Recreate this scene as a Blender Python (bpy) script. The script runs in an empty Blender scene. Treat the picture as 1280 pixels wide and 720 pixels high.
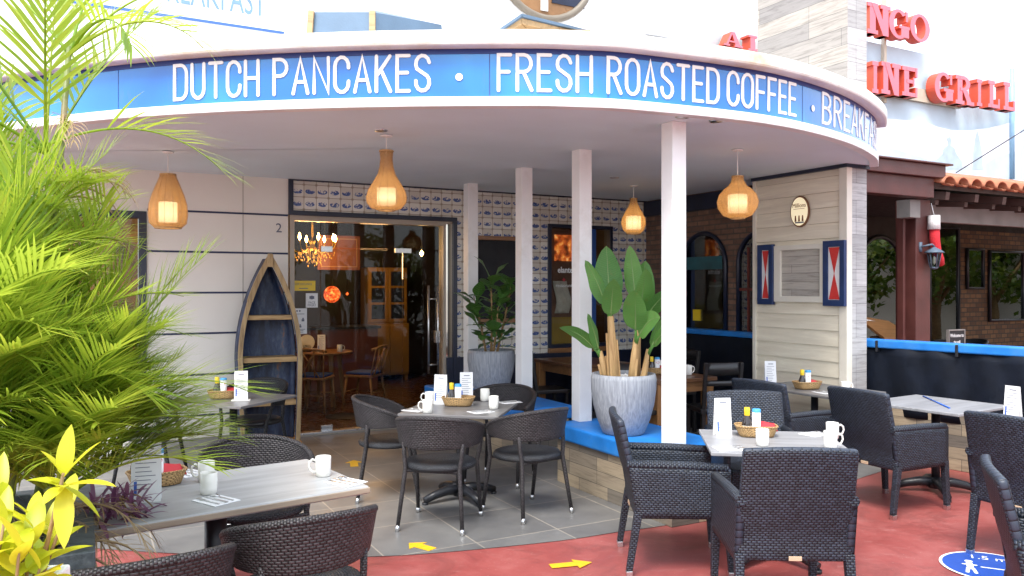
import bpy, math, random
from mathutils import Vector, Matrix
random.seed(7)
SC = bpy.context.scene
COL = SC.collection
R = math.radians
TH = math.atan(.54)                       # heading of the cafe front
U = Vector((math.cos(TH), math.sin(TH), 0)); V = Vector((-math.sin(TH), math.cos(TH), 0))
ORG = Vector((0, 9.99, 0))
def L(s, t, z=0): return ORG + U*s + V*t + Vector((0, 0, z))

# ------------------------------------------------------------------ mesh builder
class MB:
    def __init__(s): s.v = []; s.f = []; s.uv = []; s.mi = []; s.sm = []; s.T = None; s.m = 0
    def add(s, vs, fs, uvs=None, smooth=False):
        o = len(s.v)
        for p in vs:
            p = Vector(p)
            s.v.append(s.T @ p if s.T else p)
        for i, f in enumerate(fs):
            s.f.append([o+k for k in f]); s.uv.append(uvs[i] if uvs else None); s.mi.append(s.m); s.sm.append(smooth)
        return s
    def box(s, x0, x1, y0, y1, z0, z1):
        vs = [(x, y, z) for z in (z0, z1) for y in (y0, y1) for x in (x0, x1)]
        return s.add(vs, [(0,2,3,1), (4,5,7,6), (0,1,5,4), (2,6,7,3), (0,4,6,2), (1,3,7,5)])
    def cbox(s, c, d): return s.box(c[0]-d[0]/2, c[0]+d[0]/2, c[1]-d[1]/2, c[1]+d[1]/2, c[2]-d[2]/2, c[2]+d[2]/2)
    def bar(s, a, b, w, h, w2=None, h2=None):
        a, b = Vector(a), Vector(b); d = (b-a).normalized()
        up = Vector((0,0,1)) if abs(d.z) < .95 else Vector((0,1,0))
        x = d.cross(up).normalized(); y = x.cross(d).normalized()
        w2 = w if w2 is None else w2; h2 = h if h2 is None else h2
        vs = [a-x*w/2-y*h/2, a+x*w/2-y*h/2, a+x*w/2+y*h/2, a-x*w/2+y*h/2, b-x*w2/2-y*h2/2, b+x*w2/2-y*h2/2, b+x*w2/2+y*h2/2, b-x*w2/2+y*h2/2]
        return s.add(vs, [(0,1,2,3), (7,6,5,4), (0,4,5,1), (1,5,6,2), (2,6,7,3), (3,7,4,0)])
    def tube(s, pts, r, n=8, cap=True, closed=False):
        pts = [Vector(p) for p in pts]; k = len(pts)
        rs = r if isinstance(r, (list, tuple)) else [r]*k
        vs = []; prev = None; ln = 0; acc = []
        for i, p in enumerate(pts):
            if closed: d = pts[(i+1) % k] - pts[i-1]
            else: d = pts[min(i+1, k-1)] - pts[max(i-1, 0)]
            d.normalize()
            if prev is None:
                a = Vector((0,0,1)) if abs(d.z) < .9 else Vector((1,0,0)); x = d.cross(a).normalized()
            else:
                x = prev - d*prev.dot(d); x.normalize()
            prev = x; y = d.cross(x)
            if i: ln += (p-pts[i-1]).length
            acc.append(ln)
            for j in range(n):
                q = 2*math.pi*j/n; vs.append(p + (x*math.cos(q)+y*math.sin(q))*rs[i])
        fs = []; uvs = []
        for i in range(k if closed else k-1):
            i2 = (i+1) % k
            for j in range(n):
                j2 = (j+1) % n; fs.append((i*n+j, i*n+j2, i2*n+j2, i2*n+j))
                c = 2*math.pi*max(rs[i], 1e-4)/n; a0 = acc[i]; a1 = acc[i2] if i2 else ln+.02
                uvs.append([(j*c, a0), ((j+1)*c, a0), ((j+1)*c, a1), (j*c, a1)])
        s.add(vs, fs, uvs, True)
        if cap and not closed:
            o = len(s.v)-k*n; s.f.append([o+j for j in range(n)][::-1]); s.f.append([o+(k-1)*n+j for j in range(n)])
            s.uv += [None, None]; s.mi += [s.m]*2; s.sm += [False]*2
        return s
    def lathe(s, prof, n=24, c=(0,0,0), cap=True):
        c = Vector(c); vs = []; fs = []; k = len(prof); uvs = []; ln = 0
        for r, z in prof:
            for j in range(n):
                q = 2*math.pi*j/n; vs.append(c+Vector((r*math.cos(q), r*math.sin(q), z)))
        for i in range(k-1):
            l2 = ln + math.hypot(prof[i+1][0]-prof[i][0], prof[i+1][1]-prof[i][1]); R0 = max(p[0] for p in prof)
            for j in range(n):
                j2 = (j+1) % n; fs.append((i*n+j, i*n+j2, (i+1)*n+j2, (i+1)*n+j))
                a = 2*math.pi*R0/n; uvs.append([(j*a, ln), (j*a+a, ln), (j*a+a, l2), (j*a, l2)])
            ln = l2
        s.add(vs, fs, uvs, True)
        if cap:
            o = len(s.v)-k*n
            for ring, rev in ((0, True), (k-1, False)):
                if prof[ring][0] > 1e-4:
                    f = [o+ring*n+j for j in range(n)]; s.f.append(f[::-1] if rev else f); s.uv.append(None); s.mi.append(s.m); s.sm.append(False)
        return s
    def prism(s, poly, y0, y1, mp=None):
        """poly in (x, z), extruded along y; mp maps (x, y, z) to the place"""
        mp = mp or (lambda x, y, z: (x, y, z)); n = len(poly)
        if sum(poly[i][0]*poly[(i+1) % n][1]-poly[(i+1) % n][0]*poly[i][1] for i in range(n)) < 0: poly = poly[::-1]
        vs = [mp(x, y0, z) for x, z in poly] + [mp(x, y1, z) for x, z in poly]
        fs = [tuple(range(n)), tuple(range(2*n-1, n-1, -1))] + [(i, i+n, (i+1) % n+n, (i+1) % n) for i in range(n)]
        return s.add(vs, fs)
    def slab(s, fn, nu, nv, th, smooth=True, su=1, sv=1):
        """surface fn(a, b), a and b in 0..1, given thickness th along its normal; uv scaled su x sv metres"""
        P = [[Vector(fn(i/nu, j/nv)) for j in range(nv+1)] for i in range(nu+1)]
        def nrm(i, j):
            a = P[min(i+1, nu)][j]-P[max(i-1, 0)][j]; b = P[i][min(j+1, nv)]-P[i][max(j-1, 0)]
            c = a.cross(b); return c.normalized() if c.length > 1e-9 else Vector((0,0,1))
        W = nv+1; vs = []; N = (nu+1)*W
        for i in range(nu+1):
            for j in range(nv+1): vs.append(P[i][j]+nrm(i, j)*th/2)
        for i in range(nu+1):
            for j in range(nv+1): vs.append(P[i][j]-nrm(i, j)*th/2)
        fs = []; uvs = []
        for i in range(nu):
            for j in range(nv):
                a = i*W+j; q = (a, a+W, a+W+1, a+1)
                uq = [(i/nu*su, j/nv*sv), ((i+1)/nu*su, j/nv*sv), ((i+1)/nu*su, (j+1)/nv*sv), (i/nu*su, (j+1)/nv*sv)]
                fs.append(q); uvs.append(uq); fs.append(tuple(N+k for k in q[::-1])); uvs.append(uq[::-1])
        def edge(a, b): fs.append((a, b, b+N, a+N)); uvs.append([(0,0), (.02,0), (.02,.012), (0,.012)])
        for i in range(nu): edge((i+1)*W, i*W); edge(i*W+nv, (i+1)*W+nv)
        for j in range(nv): edge(j, j+1); edge(nu*W+j+1, nu*W+j)
        return s.add(vs, fs, uvs, smooth)
    def build(s, name, mats, parent=None, bevel=0, loc=None, rz=0, seg=2):
        me = bpy.data.meshes.new(name); me.from_pydata([tuple(p) for p in s.v], [], s.f)
        if not isinstance(mats, (list, tuple)): mats = [mats]
        for m in mats: me.materials.append(m)
        me.polygons.foreach_set('material_index', s.mi); me.polygons.foreach_set('use_smooth', s.sm)
        ul = me.uv_layers.new(name='uv')
        for p, u in zip(me.polygons, s.uv):
            if u is None:
                n = p.normal; ax = max(range(3), key=lambda k: abs(n[k]))
                for li in p.loop_indices:
                    c = me.vertices[me.loops[li].vertex_index].co
                    ul.data[li].uv = (c.y, c.z) if ax == 0 else (c.x, c.z) if ax == 1 else (c.x, c.y)
            else:
                for li, q in zip(p.loop_indices, u): ul.data[li].uv = q
        o = bpy.data.objects.new(name, me); COL.objects.link(o)
        if parent: o.parent = parent
        if loc is not None: o.location = loc
        o.rotation_euler.z = rz
        if bevel:
            b = o.modifiers.new('bevel', 'BEVEL'); b.width = bevel; b.segments = seg; b.limit_method = 'ANGLE'; b.angle_limit = R(40)
        return o

def tag(o, label, cat, group=None):
    o['label'] = label; o['category'] = cat
    if group: o['group'] = group
    return o
def thing(name, label, cat, loc=(0,0,0), rz=0, group=None):
    o = bpy.data.objects.new(name, None); COL.objects.link(o); o.empty_display_size = .1
    o.location = loc; o.rotation_euler.z = rz
    return tag(o, label, cat, group)
def structure(o): o['kind'] = 'structure'; return o
def dup(o, parent=None):
    c = o.copy(); COL.objects.link(c)
    if parent: c.parent = parent
    for ch in list(o.children): dup(ch, c)
    return c
def dup_at(o, label, loc, rz=0, group=None):
    c = dup(o); c.location = loc; c.rotation_euler.z = rz; c['label'] = label
    if group: c['group'] = group
    return c
def wall(mb, x0, x1, z0, z1, y0, y1, holes=()):
    """one closed wall with rectangular openings (x0, x1, z0, z1)"""
    xs = sorted({x0, x1, *[h[0] for h in holes], *[h[1] for h in holes]}); zs = sorted({z0, z1, *[h[2] for h in holes], *[h[3] for h in holes]})
    xs = [x for x in xs if x0 <= x <= x1]; zs = [z for z in zs if z0 <= z <= z1]
    def solid(i, j):
        if i < 0 or j < 0 or i >= len(xs)-1 or j >= len(zs)-1: return False
        cx = (xs[i]+xs[i+1])/2; cz = (zs[j]+zs[j+1])/2
        return not any(h[0] < cx < h[1] and h[2] < cz < h[3] for h in holes)
    idx = {}; vs = []; fs = []
    def vi(i, j, k):
        if (i, j, k) not in idx: idx[(i, j, k)] = len(vs); vs.append((xs[i], (y0, y1)[k], zs[j]))
        return idx[(i, j, k)]
    for i in range(len(xs)-1):
        for j in range(len(zs)-1):
            if not solid(i, j): continue
            fs.append((vi(i,j,0), vi(i+1,j,0), vi(i+1,j+1,0), vi(i,j+1,0))); fs.append((vi(i,j+1,1), vi(i+1,j+1,1), vi(i+1,j,1), vi(i,j,1)))
            if not solid(i-1, j): fs.append((vi(i,j,1), vi(i,j,0), vi(i,j+1,0), vi(i,j+1,1)))
            if not solid(i+1, j): fs.append((vi(i+1,j,0), vi(i+1,j,1), vi(i+1,j+1,1), vi(i+1,j+1,0)))
            if not solid(i, j-1): fs.append((vi(i,j,1), vi(i+1,j,1), vi(i+1,j,0), vi(i,j,0)))
            if not solid(i, j+1): fs.append((vi(i,j+1,0), vi(i+1,j+1,0), vi(i+1,j+1,1), vi(i,j+1,1)))
    return mb.add(vs, fs)
def frame(mb, x0, x1, z0, z1, y0, y1, w):
    return wall(mb, x0, x1, z0, z1, y0, y1, [(x0+w, x1-w, z0+w, z1-w)])
def text(mb, body, size, xf, depth=.002, sx=1, bold=0):
    """flat lettering; xf maps (x, y, depth) of the text plane to the place"""
    cu = bpy.data.curves.new('t', 'FONT'); cu.body = body; cu.size = size; cu.align_x = 'CENTER'; cu.align_y = 'CENTER'; cu.offset = bold; cu.extrude = depth; cu.resolution_u = 3
    ob = bpy.data.objects.new('t', cu); me = bpy.data.meshes.new_from_object(ob)
    mb.add([xf(p.co.x*sx, p.co.y, p.co.z+depth) for p in me.vertices], [tuple(p.vertices) for p in me.polygons])
    bpy.data.objects.remove(ob); bpy.data.curves.remove(cu); bpy.data.meshes.remove(me)

# ------------------------------------------------------------------ materials
class NT:
    def __init__(s, name):
        s.m = bpy.data.materials.new(name); s.m.use_nodes = True; s.t = s.m.node_tree; s.n = s.t.nodes
        s.b = s.n['Principled BSDF']; s.out = s.n['Material Output']
    def node(s, ty, **kw):
        x = s.n.new(ty)
        for k, v in kw.items():
            if k in x.inputs: s.set(x.inputs[k], v)
            else: setattr(x, k, v)
        return x
    def set(s, inp, v):
        if hasattr(v, 'is_linked') or hasattr(v, 'links'): s.t.links.new(v, inp)
        else:
            if isinstance(v, (tuple, list)) and len(v) == 3 and inp.type == 'RGBA': v = (*v, 1)
            inp.default_value = v
    def P(s, **kw):
        for k, v in kw.items(): s.set(s.b.inputs[k.replace('_', ' ')], v)
        return s
    def coord(s, which='Object', scale=(1,1,1), rot=(0,0,0)):
        c = s.node('ShaderNodeTexCoord'); mp = s.node('ShaderNodeMapping'); s.t.links.new(c.outputs[which], mp.inputs[0])
        mp.inputs['Scale'].default_value = scale; mp.inputs['Rotation'].default_value = rot
        return mp.outputs[0]
    def noise(s, scale, detail=4, vec=None, rough=.55, dist=0):
        x = s.node('ShaderNodeTexNoise'); x.inputs['Scale'].default_value = scale; x.inputs['Detail'].default_value = detail; x.inputs['Roughness'].default_value = rough; x.inputs['Distortion'].default_value = dist
        if vec is not None: s.t.links.new(vec, x.inputs['Vector'])
        return x.outputs[0]
    def ramp(s, fac, stops):
        x = s.node('ShaderNodeValToRGB'); s.t.links.new(fac, x.inputs[0]); e = x.color_ramp.elements
        while len(e) < len(stops): e.new(.5)
        for k, (p, c) in enumerate(stops): e[k].position = p; e[k].color = (*c, 1) if len(c) == 3 else c
        return x.outputs[0]
    def mix(s, fac, a, b, mode='MIX'):
        x = s.node('ShaderNodeMix', data_type='RGBA'); x.blend_type = mode
        s.set(x.inputs[0], fac); s.set(x.inputs[6], a); s.set(x.inputs[7], b); return x.outputs[2]
    def math(s, op, a, b=0, c=0):
        x = s.node('ShaderNodeMath', operation=op); s.set(x.inputs[0], a); s.set(x.inputs[1], b); s.set(x.inputs[2], c); return x.outputs[0]
    def bump(s, h, strength=.3, dist=.01):
        x = s.node('ShaderNodeBump'); x.inputs['Strength'].default_value = strength; x.inputs['Distance'].default_value = dist
        s.t.links.new(h, x.inputs['Height']); s.t.links.new(x.outputs[0], s.b.inputs['Normal']); return s
def shade(c, k): return tuple(max(0, min(1, x*k)) for x in c)
def paint(name, c, rough=.5, var=.12, scale=6, bump=.05, metal=0, spec=.5, coat=0, dirt=None, bscale=60):
    n = NT(name); co = n.coord()
    f = n.noise(scale, 5, co); col = n.ramp(f, [(.3, shade(c, 1-var)), (.7, shade(c, 1+var*.6))])
    if dirt: col = n.mix(n.ramp(n.noise(scale*.45, 8, co, .7), [(.52, (0,0,0)), (.75, (1,1,1))]), col, dirt)
    n.P(Base_Color=col, Roughness=n.ramp(n.noise(scale*2, 3, co), [(.3, (rough*.85,)*3), (.7, (min(1, rough*1.15),)*3)]), Metallic=metal, Specular_IOR_Level=spec, Coat_Weight=coat)
    if bump: n.bump(n.noise(bscale, 4, co), bump, .01)
    return n.m
def wood(name, c, rough=.5, axis=0, scale=1, c2=None, bump=.12, uv=False):
    n = NT(name); sc = [14*scale]*3; sc[axis] = 1.3*scale
    co = n.coord('UV' if uv else 'Object', tuple(sc)); f = n.noise(2.2, 8, co, .65, .6); c2 = c2 or shade(c, .5)
    f2 = n.noise(9, 3, co)
    col = n.mix(n.math('MULTIPLY', f2, .35), n.ramp(f, [(.28, c2), (.5, c), (.75, shade(c, 1.25))]), c2)
    n.P(Base_Color=col, Roughness=rough).bump(f, bump, .01); return n.m
def emit(name, c, st, base=(.8,.8,.8)):
    n = NT(name); n.P(Base_Color=base, Emission_Color=(*c, 1), Emission_Strength=st); return n.m
def glass(name, tint=(.9,.93,.92), ior=1.5, rough=.0):
    n = NT(name); fr = n.node('ShaderNodeFresnel'); fr.inputs[0].default_value = ior
    tr = n.node('ShaderNodeBsdfTransparent'); tr.inputs[0].default_value = (*tint, 1); gl = n.node('ShaderNodeBsdfGlossy'); gl.inputs['Roughness'].default_value = rough
    mx = n.node('ShaderNodeMixShader'); n.t.links.new(fr.outputs[0], mx.inputs[0]); n.t.links.new(tr.outputs[0], mx.inputs[1]); n.t.links.new(gl.outputs[0], mx.inputs[2])
    n.t.links.new(mx.outputs[0], n.out.inputs[0]); return n.m
def weave(name, c, dark=.12, w=.030, h=.0125, rough=.38, var=.5):
    """flat cane strands woven in a staggered over-and-under pattern, each strand pillowed"""
    n = NT(name); co = n.coord('UV'); sp = n.node('ShaderNodeSeparateXYZ'); n.t.links.new(co, sp.inputs[0])
    v = n.math('MULTIPLY', sp.outputs[1], 1/h); row = n.math('FLOOR', v); off = n.math('MULTIPLY', n.math('MODULO', row, 2), .5)
    u = n.math('ADD', n.math('MULTIPLY', sp.outputs[0], 1/w), off); fu = n.math('FRACT', u); fv = n.math('FRACT', v)
    su = n.math('SINE', n.math('MULTIPLY', fu, math.pi)); sv = n.math('SINE', n.math('MULTIPLY', fv, math.pi))
    hgt = n.math('POWER', n.math('MULTIPLY', su, n.math('POWER', sv, .6)), .55)
    cb = n.node('ShaderNodeCombineXYZ'); n.t.links.new(n.math('FLOOR', u), cb.inputs[0]); n.t.links.new(row, cb.inputs[1]); wn = n.node('ShaderNodeTexWhiteNoise', noise_dimensions='2D'); n.t.links.new(cb.outputs[0], wn.inputs['Vector'])
    strand = n.ramp(wn.outputs['Value'], [(0, shade(c, 1-var*.6)), (1, shade(c, 1+var))])
    col = n.mix(n.ramp(hgt, [(.3, (0,0,0)), (.62, (1,1,1))]), shade(c, dark), strand)
    n.P(Base_Color=col, Roughness=rough); n.bump(hgt, .8, .006); return n.m
def leaf(name, c1, c2, c3=None, trans=.35, rough=.4, bump=True):
    n = NT(name); g = n.node('ShaderNodeNewGeometry'); c3 = c3 or c2
    col = n.ramp(g.outputs['Random Per Island'], [(0, c1), (.5, c2), (1, c3)])
    col = n.mix(n.ramp(n.noise(3, 3, n.coord()), [(.4, (0,0,0)), (.75, (.8,.8,.8))]), col, shade(c1, .85))
    n.P(Base_Color=col, Roughness=rough)
    tl = n.node('ShaderNodeBsdfTranslucent'); n.t.links.new(n.mix(.5, col, shade(c3, 1.8)), tl.inputs[0])
    mx = n.node('ShaderNodeMixShader'); mx.inputs[0].default_value = trans
    n.t.links.new(n.b.outputs[0], mx.inputs[1]); n.t.links.new(tl.outputs[0], mx.inputs[2]); n.t.links.new(mx.outputs[0], n.out.inputs[0]); return n.m
def veined(m, freq=55, slope=26, amt=.45):
    """side veins on a broad leaf, running from the midrib to the edge"""
    t = m.node_tree; n = NT.__new__(NT); n.m = m; n.t = t; n.n = t.nodes; n.b = t.nodes['Principled BSDF']; n.out = t.nodes['Material Output']
    sp = n.node('ShaderNodeSeparateXYZ'); t.links.new(n.coord('UV'), sp.inputs[0])
    ph = n.math('SUBTRACT', n.math('MULTIPLY', sp.outputs[1], freq*6.283), n.math('MULTIPLY', sp.outputs[0], slope*6.283))
    s_ = n.math('MULTIPLY_ADD', n.math('SINE', ph), .5, .5); line = n.math('POWER', s_, 6)
    src = n.b.inputs['Base Color'].links[0].from_socket; blot = n.noise(14, 6, n.coord('Object'), .7)
    col = n.mix(n.math('MULTIPLY', line, amt), src, (.16,.30,.07)); col = n.mix(n.ramp(blot, [(.58, (0,0,0)), (.72, (.7,.7,.7))]), col, (.20,.19,.05))
    t.links.new(col, n.b.inputs['Base Color']); n.bump(n.math('MULTIPLY', s_, -1), .5, .004); return m
def bricks(name, c1, c2, mortar, w, h, ms=.008, rough=.8, axis='XZ', bump=.5, offset=.5, var=.5):
    n = NT(name); c = n.node('ShaderNodeTexCoord'); sp = n.node('ShaderNodeSeparateXYZ'); n.t.links.new(c.outputs['Object'], sp.inputs[0]); cb = n.node('ShaderNodeCombineXYZ')
    n.t.links.new(sp.outputs['XYZ'.index(axis[0])], cb.inputs[0]); n.t.links.new(sp.outputs['XYZ'.index(axis[1])], cb.inputs[1])
    b = n.node('ShaderNodeTexBrick', offset=offset); n.t.links.new(cb.outputs[0], b.inputs['Vector'])
    b.inputs['Scale'].default_value = 1; b.inputs['Brick Width'].default_value = w; b.inputs['Row Height'].default_value = h; b.inputs['Mortar Size'].default_value = ms; b.inputs['Mortar Smooth'].default_value = .3; b.inputs['Bias'].default_value = 0
    b.inputs['Color1'].default_value = (*c1, 1); b.inputs['Color2'].default_value = (*c2, 1); b.inputs['Mortar'].default_value = (*mortar, 1)
    nz = n.noise(9, 6, c.outputs['Object'], .65)
    n.P(Base_Color=n.mix(var, b.outputs[0], n.ramp(nz, [(.3, (.25,.25,.25)), (.7, (1.3,1.3,1.3))]), 'MULTIPLY'), Roughness=n.ramp(nz, [(.3, (rough*.75,)*3), (.7, (rough,)*3)]))
    n.bump(n.math('SUBTRACT', n.math('MULTIPLY', nz, .3), b.outputs['Fac']), bump, .006); return n.m
def planks(name, c1, c2, w, h, axis='XZ', rough=.7):
    """weathered wood-look stone cladding in long staggered boards"""
    n = NT(name); c = n.node('ShaderNodeTexCoord'); sp = n.node('ShaderNodeSeparateXYZ'); n.t.links.new(c.outputs['Object'], sp.inputs[0]); cb = n.node('ShaderNodeCombineXYZ')
    n.t.links.new(sp.outputs['XYZ'.index(axis[0])], cb.inputs[0]); n.t.links.new(sp.outputs['XYZ'.index(axis[1])], cb.inputs[1])
    b = n.node('ShaderNodeTexBrick', offset=.37, offset_frequency=3); n.t.links.new(cb.outputs[0], b.inputs['Vector'])
    b.inputs['Scale'].default_value = 1; b.inputs['Brick Width'].default_value = w; b.inputs['Row Height'].default_value = h; b.inputs['Mortar Size'].default_value = .002; b.inputs['Bias'].default_value = 0
    b.inputs['Color1'].default_value = (*c1, 1); b.inputs['Color2'].default_value = (*c2, 1); b.inputs['Mortar'].default_value = (*shade(c2, .45), 1)
    mp = n.node('ShaderNodeMapping'); n.t.links.new(cb.outputs[0], mp.inputs[0]); mp.inputs['Scale'].default_value = (2, 26, 1)
    g = n.noise(1.4, 8, mp.outputs[0], .7, .8)
    n.P(Base_Color=n.mix(.8, b.outputs[0], n.ramp(g, [(.3, (.45,.43,.42)), (.5, (.95,.95,.95)), (.75, (1.2,1.2,1.2))]), 'MULTIPLY'), Roughness=rough).bump(g, .25, .006); return n.m
def delft(name):
    n = NT(name); c = n.node('ShaderNodeTexCoord'); sp = n.node('ShaderNodeSeparateXYZ'); n.t.links.new(c.outputs['Object'], sp.inputs[0])
    S = 1/.136
    fx = n.math('FRACT', n.math('MULTIPLY', n.math('ADD', sp.outputs[0], 20), S)); fz = n.math('FRACT', n.math('MULTIPLY', n.math('ADD', sp.outputs[2], 20.085), S))
    dx = n.math('ABSOLUTE', n.math('SUBTRACT', fx, .5)); dz = n.math('SUBTRACT', fz, .46)
    ell = n.math('ADD', n.math('POWER', n.math('DIVIDE', dx, .45), 2), n.math('POWER', n.math('DIVIDE', n.math('ABSOLUTE', dz), .23), 2))
    inside = n.math('LESS_THAN', n.math('ADD', ell, n.math('MULTIPLY', n.noise(30, 2, c.outputs['Object']), .5)), 1.0)
    nz = n.noise(50, 4, c.outputs['Object'], .6)
    low = n.math('MULTIPLY', n.math('SUBTRACT', .1, dz), .55)
    ink = n.math('MULTIPLY', inside, n.math('GREATER_THAN', n.math('ADD', nz, low), .505))
    edge = n.math('GREATER_THAN', n.math('MAXIMUM', dx, n.math('ABSOLUTE', n.math('SUBTRACT', fz, .5))), .478)
    corner = n.math('GREATER_THAN', n.math('MINIMUM', dx, n.math('ABSOLUTE', n.math('SUBTRACT', fz, .5))), .40)
    cell = n.node('ShaderNodeTexWhiteNoise', noise_dimensions='2D'); cb = n.node('ShaderNodeCombineXYZ')
    n.t.links.new(n.math('FLOOR', n.math('MULTIPLY', n.math('ADD', sp.outputs[0], 20), S)), cb.inputs[0]); n.t.links.new(n.math('FLOOR', n.math('MULTIPLY', n.math('ADD', sp.outputs[2], 20.085), S)), cb.inputs[1]); n.t.links.new(cb.outputs[0], cell.inputs['Vector'])
    base = n.ramp(cell.outputs['Value'], [(0, (.60,.56,.48)), (1, (.76,.74,.67))])
    col = n.mix(ink, base, n.ramp(nz, [(.45, (.09,.15,.36)), (.65, (.03,.06,.22))]))
    col = n.mix(n.math('MULTIPLY', corner, .6), col, (.30,.24,.17)); col = n.mix(edge, col, (.27,.2,.13))
    n.P(Base_Color=col, Roughness=.3).bump(n.math('SUBTRACT', 1, edge), .4, .003); return n.m

M = {}
M['white'] = paint('white_paint', (.81,.81,.80), .45, .07, 3, .06, dirt=(.60,.57,.51))
M['coping'] = paint('weathered_white_coping', (.78,.77,.73), .7, .10, 3, .25, dirt=(.55,.43,.28), bscale=25)
M['upper'] = paint('white_render', (.82,.82,.81), .7, .05, 2, .1)
M['soffit'] = paint('lilac_grey_soffit', (.74,.86,.90), .7, .06, 1.3, .05)
M['cream'] = paint('cream_panel', (.76,.73,.66), .5, .05, 1.5, .03)
M['navy'] = paint('navy_paint', (.012,.017,.04), .35, .3, 5, .05)
M['navyline'] = paint('navy_line', (.012,.02,.07), .5, .2, 5, 0)
M['blue'] = paint('blue_fascia_gloss', (.008,.165,.50), .10, .14, 1.2, .0, coat=.5)
n = NT('blue_gloss_painted_reflections'); co = n.coord(); f = n.noise(.9, 3, co, .5, .5); g = n.noise(6, 6, n.coord('Object', (1,1,.25)), .7)
c = n.ramp(f, [(.30, (.006,.12,.44)), (.48, (.010,.17,.52)), (.60, (.02,.24,.60)), (.72, (.13,.26,.58))]); c = n.mix(n.ramp(g, [(.58, (0,0,0)), (.75, (.35,.35,.35))]), c, (.10,.13,.25))  # paler lavender patches paint street reflections into the blue
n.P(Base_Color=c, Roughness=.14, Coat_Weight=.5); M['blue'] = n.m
M['letter'] = paint('cream_white_letter', (.84,.82,.77), .4, .03, 8, 0)
M['cushion'] = paint('bright_blue_vinyl', (.012,.19,.60), .5, .2, 5, .2, bscale=30, dirt=(.05,.21,.50))
M['delft'] = delft('blue_and_white_tile')
M['brick'] = bricks('brown_brick', (.27,.15,.10), (.16,.09,.065), (.12,.095,.075), .21, .065, .010)
M['brickY'] = bricks('yellow_brick', (.20,.10,.04), (.085,.038,.017), (.045,.03,.02), .17, .08, .010)
M['stonep'] = planks('wood_look_stone', (.40,.365,.32), (.25,.235,.225), 1.05, .165, 'YZ')
M['stonef'] = planks('wood_look_stone_front', (.52,.51,.50), (.36,.355,.35), .6, .165, 'XZ')
M['stonel'] = planks('ledge_stone', (.38,.30,.20), (.11,.10,.09), .40, .105, 'YZ', .8)
M['stonelx'] = planks('ledge_stone_front', (.38,.30,.20), (.11,.10,.09), .40, .105, 'XZ', .8)
M['siding'] = wood('cream_siding', (.82,.75,.60), .6, 1, .45, (.70,.63,.49), .1)
M['silver'] = paint('brushed_steel', (.62,.62,.62), .3, .1, 20, 0, 1)
M['black'] = paint('black_metal', (.012,.013,.017), .4, .3, 20, .08)
M['blackwood'] = paint('black_wood', (.015,.014,.015), .35, .3, 12, .08)
M['fabric'] = paint('black_canvas', (.005,.008,.016), .6, .4, 7, .3, bscale=9, spec=.22)
M['wicker'] = weave('blue_black_wicker', (.017,.023,.036), .10, .026, .0125, .46, .6)
M['wickerB'] = weave('brown_black_wicker', (.027,.023,.025), .10, .023, .0112, .46, .65)
M['wickerD'] = weave('black_wicker', (.011,.012,.015), .1, .028, .014)
M['seatB'] = weave('black_woven_seat', (.015,.017,.022), .2, .024, .012, .45)
M['glass'] = glass('clear_glass', ior=1.28)
M['glassd'] = glass('dark_window_glass', (.62,.66,.66), 2.5)
M['woodfl'] = bricks('brown_plank_floor', (.13,.06,.03), (.08,.036,.02), (.02,.01,.006), 1.2, .12, .003, .3, 'YX', .15)
M['darkwall'] = paint('dark_brown_wall', (.030,.013,.009), .6, .3, 2, .1)
M['tan'] = paint('tan_wall', (.16,.11,.07), .6, .2, 2, .1)
M['oak'] = wood('honey_wood', (.36,.17,.06), .4, 2, 1)
M['oakx'] = wood('honey_wood_top', (.30,.14,.055), .35, 0, 1)
M['walnut'] = wood('brown_table_wood', (.16,.07,.032), .35, 0, 1)
M['boatrim'] = wood('weathered_boat_rim', (.42,.30,.15), .7, 2, .8, (.14,.08,.04), .4)
M['shelf'] = wood('weathered_shelf', (.44,.29,.13), .7, 0, 1, (.2,.12,.06), .4)
n = NT('peeling_navy_paint'); co = n.coord('Object', (5, 5, 1.6)); f = n.noise(2.5, 9, co, .72)
n.P(Base_Color=n.ramp(f, [(.38, (.008,.014,.04)), (.52, (.022,.04,.10)), (.60, (.06,.09,.15)), (.66, (.22,.09,.04)), (.8, (.4,.3,.2))]), Roughness=.5).bump(f, .4, .01); M['peel'] = n.m
M['greytop'] = wood('grey_wood_top', (.37,.372,.37), .42, 0, .55, (.28,.28,.278), .05)
M['darktop'] = wood('dark_grey_top', (.17,.165,.165), .35, 0, .55, (.11,.105,.105), .05)
M['midtop'] = wood('mid_grey_top', (.30,.30,.31), .38, 0, .55, (.2,.2,.205), .05)
M['topedge'] = wood('table_edge_wood', (.32,.26,.19), .5, 0, .6)
M['china'] = paint('white_china', (.78,.76,.70), .18, .02, 10, 0, coat=.3)
M['paper'] = paint('white_paper', (.80,.80,.80), .6, .03, 20, 0)
M['ink'] = paint('grey_ink', (.12,.13,.18), .6, .1, 20, 0)
M['redink'] = paint('red_ink', (.55,.04,.05), .6, .1, 20, 0)
M['blueink'] = paint('blue_ink', (.05,.13,.5), .6, .1, 20, 0)
M['yellow'] = paint('yellow_plastic', (.80,.55,.02), .4, .05, 20, 0)
M['syrup'] = paint('dark_syrup', (.02,.012,.01), .12, .1, 20, 0, coat=.5)
M['red'] = paint('red_napkin', (.55,.03,.04), .7, .1, 10, .1)
M['basket'] = weave('straw_basket', (.50,.31,.13), .35, .018, .009, .7, .2)
n = NT('rattan_lampshade'); co = n.coord('UV'); wv = n.node('ShaderNodeTexBrick', offset=.5); n.t.links.new(co, wv.inputs['Vector'])
for k, v in (('Scale', 1), ('Brick Width', .016), ('Row Height', .007), ('Mortar Size', .0016), ('Mortar Smooth', .2)): wv.inputs[k].default_value = v
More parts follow.
